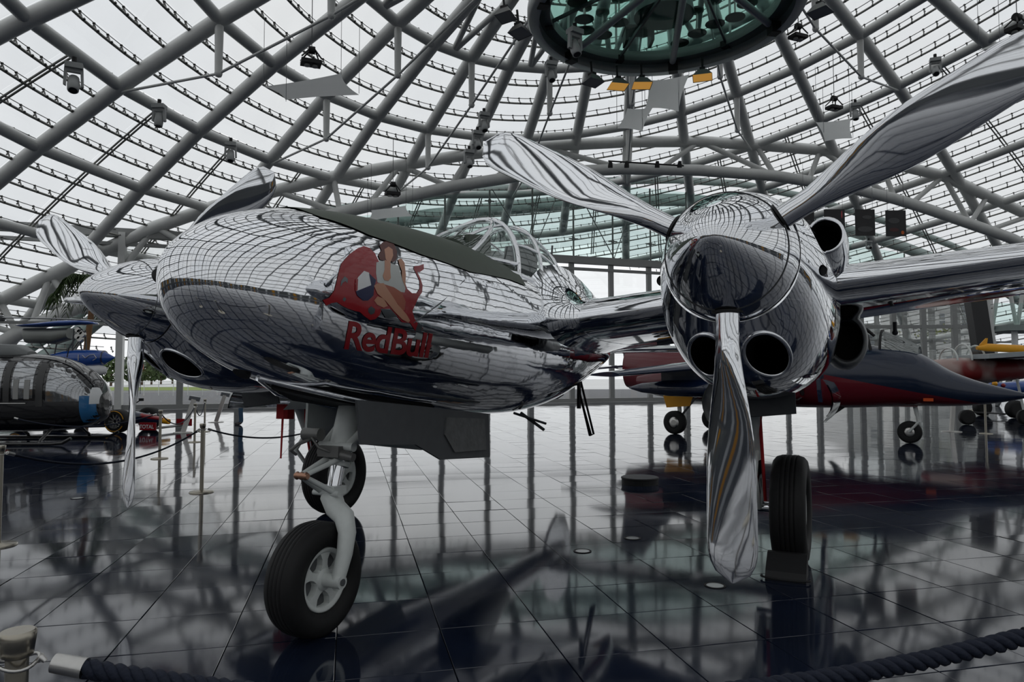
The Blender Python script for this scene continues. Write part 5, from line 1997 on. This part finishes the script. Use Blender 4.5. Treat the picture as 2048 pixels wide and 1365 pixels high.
# ================================================================== HANGING WHITE SHEETS
def sheet(corners, Y, label, sag=.1, dy=(0, 0, 0, 0)):
    C_ = [aty(px, py, Y + d_) for (px, py), d_ in zip(corners, dy)]
    c = sum(C_) / 4
    t = empty('hanging_sheet', c, 0, label, 'sheet', 'white acoustic sheets under the dome')
    n = 14
    nr = unit(np.cross(C_[1] - C_[0], C_[3] - C_[0]))
    V, Fc = [], []
    for sgn in (0,):
        for i in range(n + 1):
            for j in range(n + 1):
                u, v = i / n, j / n
                P = C_[0] * (1 - u) * (1 - v) + C_[1] * u * (1 - v) + C_[2] * u * v + C_[3] * (1 - u) * v
                pinch = 1 - .10 * (4 * u * (1 - u)) - .10 * (4 * v * (1 - v))
                P = c + (P - c) * pinch + nr * sag * (u - .5) * (v - .5) * 2 - c + nr * .01 * sgn
                V.append(P)
    k = (n + 1) ** 2
    for i in range(n):
        for j in range(n):
            a = i * (n + 1) + j
            Fc.append((a, a + 1, a + n + 2, a + n + 1))
    MB().add(V, Fc).build('cloth', SHEET, t)
    for q in C_:
        MB().tube([q - c, q - c + (0, 0, 2.2)], .008, 4).build('cord', GREYD, t)


sheet([(527, 170), (682, 150), (718, 187), (572, 203)], 22., 'long white sheet hanging at the upper left centre', dy=(0, .6, -.3, -.6))
sheet([(1296, 160), (1378, 150), (1358, 222), (1290, 218)], 24., 'white sheet hanging straight below the bar rim')
sheet([(1255, 216), (1305, 216), (1285, 262), (1234, 258)], 24.3, 'tilted white sheet hanging just below the straight one')
sheet([(1633, 244), (1700, 238), (1706, 276), (1648, 284)], 27., 'small white sheet in front of a right-hand rib')
sheet([(1958, 100), (2060, 52), (2120, 60), (2000, 98)], 22., 'white sheet at the upper right picture edge')
sheet([(742, 420), (812, 412), (825, 432), (735, 442)], 33., 'white sheet low above the chrome nose')

# ================================================================== POSTERS
def poster(px0, py0, px1, py1, label, spots):
    A, B = aty(px0, py1, 36.), aty(px1, py0, 36.)
    t = empty('poster', (A + B) / 2, 0, label, 'poster', 'dark posters hanging over the outer wing')
    w_, h_ = B[0] - A[0], B[2] - A[2]
    MB().box((0, 0, 0), (w_, .03, h_)).build('panel', mat('poster_black', (.012, .011, .013), .5, 0, 0, 3, .8), t)
    for k, (u, v, a, b, m_) in enumerate(spots):
        MB().lathe([(0, .5), (.004, .5)], (0, 0, 0), (0, 1, 0), 14, False).build('printed_spot', m_, t).matrix_local = Matrix.Translation((w_ * u, -.022, h_ * v)) @ Matrix.Diagonal((a, 1, b, 1))
    for u in (-.4, .4):
        MB().tube([(w_ * u, 0, h_ / 2), (w_ * u, 0, h_ / 2 + 2.5)], .008, 4).build('cord', GREYD, t)


DIM = mat('poster_grey', (.05, .05, .052), .5)
MB_ = mat('poster_maroon', (.06, .012, .012), .5)
poster(1649, 419, 1689, 472, 'dark poster with a yellow figure, left of the three', [(-.05, .05, .12, .35, YELLOW), (.35, .3, .08, .4, REDP), (0, -.3, .7, .3, DIM)])
poster(1711, 419, 1749, 472, 'dark grey poster in the middle of the three', [(0, -.25, .8, .3, DIM), (.1, .2, .5, .2, DIM)])
poster(1772, 421, 1811, 473, 'dark poster with an orange corner, right of the three', [(.32, -.36, .16, .2, mat('poster_orange', (.5, .1, .01), .5)), (-.1, .1, .6, .3, DIM), (-.1, -.25, .5, .2, MB_)])
poster(1606, 422, 1628, 470, 'dark poster half hidden by the near spinner', [(0, 0, .3, .3, DIM)])

# ================================================================== RIGHT-HAND COLUMN, GALLERY AND WINDOW WALL
wr = empty('wall_right', kind='structure')
MB().bar(aty(1944, 560, 33.), aty(1976, 770, 33.), .75, .5, (0, 1, 0)).build('leaning_column', mat('column_black', (.012, .012, .014), .35), wr)
MB().bar(aty(1963, 560, 33.2), aty(1996, 770, 33.2), .18, .4, (0, 1, 0)).build('column_edge', STEEL, wr)
gal = empty('gallery', (*aty(2060, 664, 36.)[:2], 0), 0, 'glass-railed gallery with slanted struts at the right edge', 'gallery')
go = np.array([*aty(2060, 664, 36.)[:2], 0])
def gp(px, py, Y=36.):
    return aty(px, py, Y) - go
z1 = gp(2000, 657)[2]
MB().box((1.2, 1.0, z1), (5.4, 3.0, .28)).build('slab', mat('gallery_slab', (.22, .26, .25), .5), gal)
for k in range(4):
    a = gp(1978, 657)[0] + k * 1.3
    MB().prism([(a, -.45, z1 + .15), (a + 1.25, -.45, z1 + .15), (a + 1.25, -.45, z1 + 1.25), (a, -.45, z1 + 1.25)], (0, 1, 0), .02).build('rail_pane', PANE_G, gal)
    MB().tube([(a, 0, 0), (a, 0, z1)], .14, 12).build('column', WHITE, gal)
    MB().tube([(a + .5, .5, z1), (a + .1, .5, z1 + 2.6)], .1, 10).build('strut', STEEL, gal)
    MB().tube([(a + .5, .5, z1), (a + 1.0, .5, z1 + 2.6)], .1, 10).build('strut', STEEL, gal)
MB().bar((-1.6, .4, 0), (.6, .4, z1), .3, .12).build('stair', GREYD, gal)
zr0, zr1 = aty(1800, 654, 44.)[2], 0
for z in (zr0, .1, aty(1800, 600, 44.)[2]):
    MB().bar(aty(1690, 700, 44.) * (1, 1, 0) + (0, 0, z), aty(1950, 700, 44.) * (1, 1, 0) + (0, 0, z), .2, .22).build('window_rail', MULL, wr)
for px in (1723, 1788, 1848, 1910):
    a = aty(px, 700, 44.) * (1, 1, 0)
    MB().bar(a, a + (0, 0, 7.2), .30, .22, (0, 1, 0)).build('window_post', MULL, wr)
xs4 = [aty(px, 700, 44.)[0] for px in (1690, 1723, 1788, 1848, 1910, 1950)]
for a, b in zip(xs4, xs4[1:]):
    for z0_, z1_ in ((.2, zr0 - .12), (zr0 + .12, 7.0)):
        MB().prism([(a + .16, 44, z0_), (b - .16, 44, z0_), (b - .16, 44, z1_), (a + .16, 44, z1_)], (0, 1, 0), .02).build('pane', PANE_C, wr)

# ================================================================== OUTSIDE: BUILDINGS AND TREES
def building(px0, px1, ytop, Y, label, m_, wins):
    A, B = aty(px0, 700, Y), aty(px1, 700, Y)
    zt = aty((px0 + px1) / 2, ytop, Y)[2]
    t = empty('building', ((A[0] + B[0]) / 2, Y + 4, 0), 0, label, 'building')
    w_ = B[0] - A[0]
    MB().box((0, 0, zt / 2), (w_, 8, zt)).build('wall', m_, t)
    MB().box((0, 0, zt + .15), (w_ + .4, 8.4, .3)).build('roof', mat('roof_grey', (.35, .35, .35), .6), t)
    for px, y0_, y1_, wd in wins:
        x = aty(px, 700, Y)[0] - (A[0] + B[0]) / 2
        za, zb_ = aty(px, y1_, Y)[2], aty(px, y0_, Y)[2]
        f_ = MB().box((x, -4.03, (za + zb_) / 2), (wd, .08, zb_ - za)).build('window', mat('far_window', (.12, .13, .15), .3), t)
        MB().box((x, -4.08, (za + zb_) / 2), (wd + .15, .03, .08)).build('transom', WHITE, f_)


building(1845, 1990, 560, 72., 'white office building seen through the right-hand windows', mat('render_white', (.62, .61, .60), .7), ((1886, 628, 654, .5), (1931, 606, 652, .5)))
building(1690, 1800, 652, 90., 'low pale hall seen below the outer wing', mat('hall_pale', (.50, .50, .50), .7), ((1760, 670, 690, 3.0),))
LEAF = mat('tree_leaf', (.045, .075, .02), .7, 0, 0, 1., .4)


def tree(px, ybase, ytop, Y, label, width, group='trees beyond the airfield'):
    P = aty(px, 760, Y)
    h_ = aty(px, ytop, Y)[2]
    t = empty('tree', (P[0], P[1], -.1), 0, label, 'tree', group)
    MB().tube([(0, 0, 0), (.1, 0, h_ * .5)], [.25, .15], 8).build('trunk', mat('bark', (.08, .055, .035), .9), t)
    m = MB()
    for k in range(420):
        a, b_ = random.random() * 2 * PI, math.acos(1 - 2 * random.random())
        rr = (.55 + .45 * random.random())
        c = np.array([math.cos(a) * math.sin(b_) * width, math.sin(a) * math.sin(b_) * width, h_ * .58 + math.cos(b_) * h_ * .42]) * (rr, rr, 1)
        u = unit(rng.normal(size=3))
        v = unit(np.cross(u, rng.normal(size=3)))
        s_ = .35 + .35 * random.random()
        m.add([c - u * s_, c + v * s_ * .5, c + u * s_, c - v * s_ * .5], [(0, 1, 2, 3)], False)
    m.build('crown', LEAF, t)


tlab = ('leftmost tree of the dark tree line beyond the runway', 'second tree of the tree line, right of the grey gate pillar', 'third tree of the tree line beside the far propeller blade', 'fourth tree of the tree line', 'tree of the tree line half behind the far engine', 'last visible tree of the tree line under the far engine')
for k, px in enumerate((222, 262, 284, 303, 322, 345)):
    tree(px, 745, 716 - (k % 3) * 4, 138. + 9 * k, tlab[k], 2.3)
tree(1822, 640, 606, 85., 'leafy tree beside the white office building', 2.6, 'trees beside the office building')
bush = empty('bush', (*aty(1868, 700, 66.)[:2], -.1), 0, 'small yellow-green bush before the white office building', 'bush')
m = MB()
for k in range(160):
    c = rng.normal(size=3) * (1.0, .5, .35) + (0, 0, aty(1868, 667, 66.)[2])
    u = unit(rng.normal(size=3))
    v = unit(np.cross(u, rng.normal(size=3)))
    m.add([c - u * .2, c + v * .12, c + u * .2, c - v * .12], [(0, 1, 2, 3)], False)
m.build('foliage', mat('bush_leaf', (.18, .2, .03), .7), bush)
MB().tube([(0, 0, 0), (0, 0, aty(1868, 667, 66.)[2])], .06, 6).build('stem', MATS['bark'], bush)
# perimeter fence and sign on the airfield
fp = aty(281, 760, 70.)
t = empty('airfield_sign', (fp[0], fp[1], -.1), 0, 'small red square sign beyond the gate', 'sign')
sz = aty(281, 732, 70.)[2]
MB().tube([(0, 0, 0), (0, 0, sz)], .04, 6).build('pole', GREYD, t)
MB().box((0, 0, sz), (.55, .05, .5)).build('board', REDP, t)
MB().box((0, -.03, sz), (.2, .02, .16)).build('mark', WHITE, t)
A, B = aty(200, 780, 62.), aty(640, 780, 62.)
t = empty('airfield_fence', (A[0], 62., -.1), 0, 'low wire fence along the apron beyond the gate', 'fence')
for k in range(16):
    x = (B[0] - A[0]) * k / 15
    MB().tube([(x, 0, 0), (x, 0, 1.3)], .03, 5).build('post', GREYP, t)
for z in (.4, .85, 1.3):
    MB().tube([(0, 0, z), (B[0] - A[0], 0, z)], .015, 4).build('wire', GREYP, t)
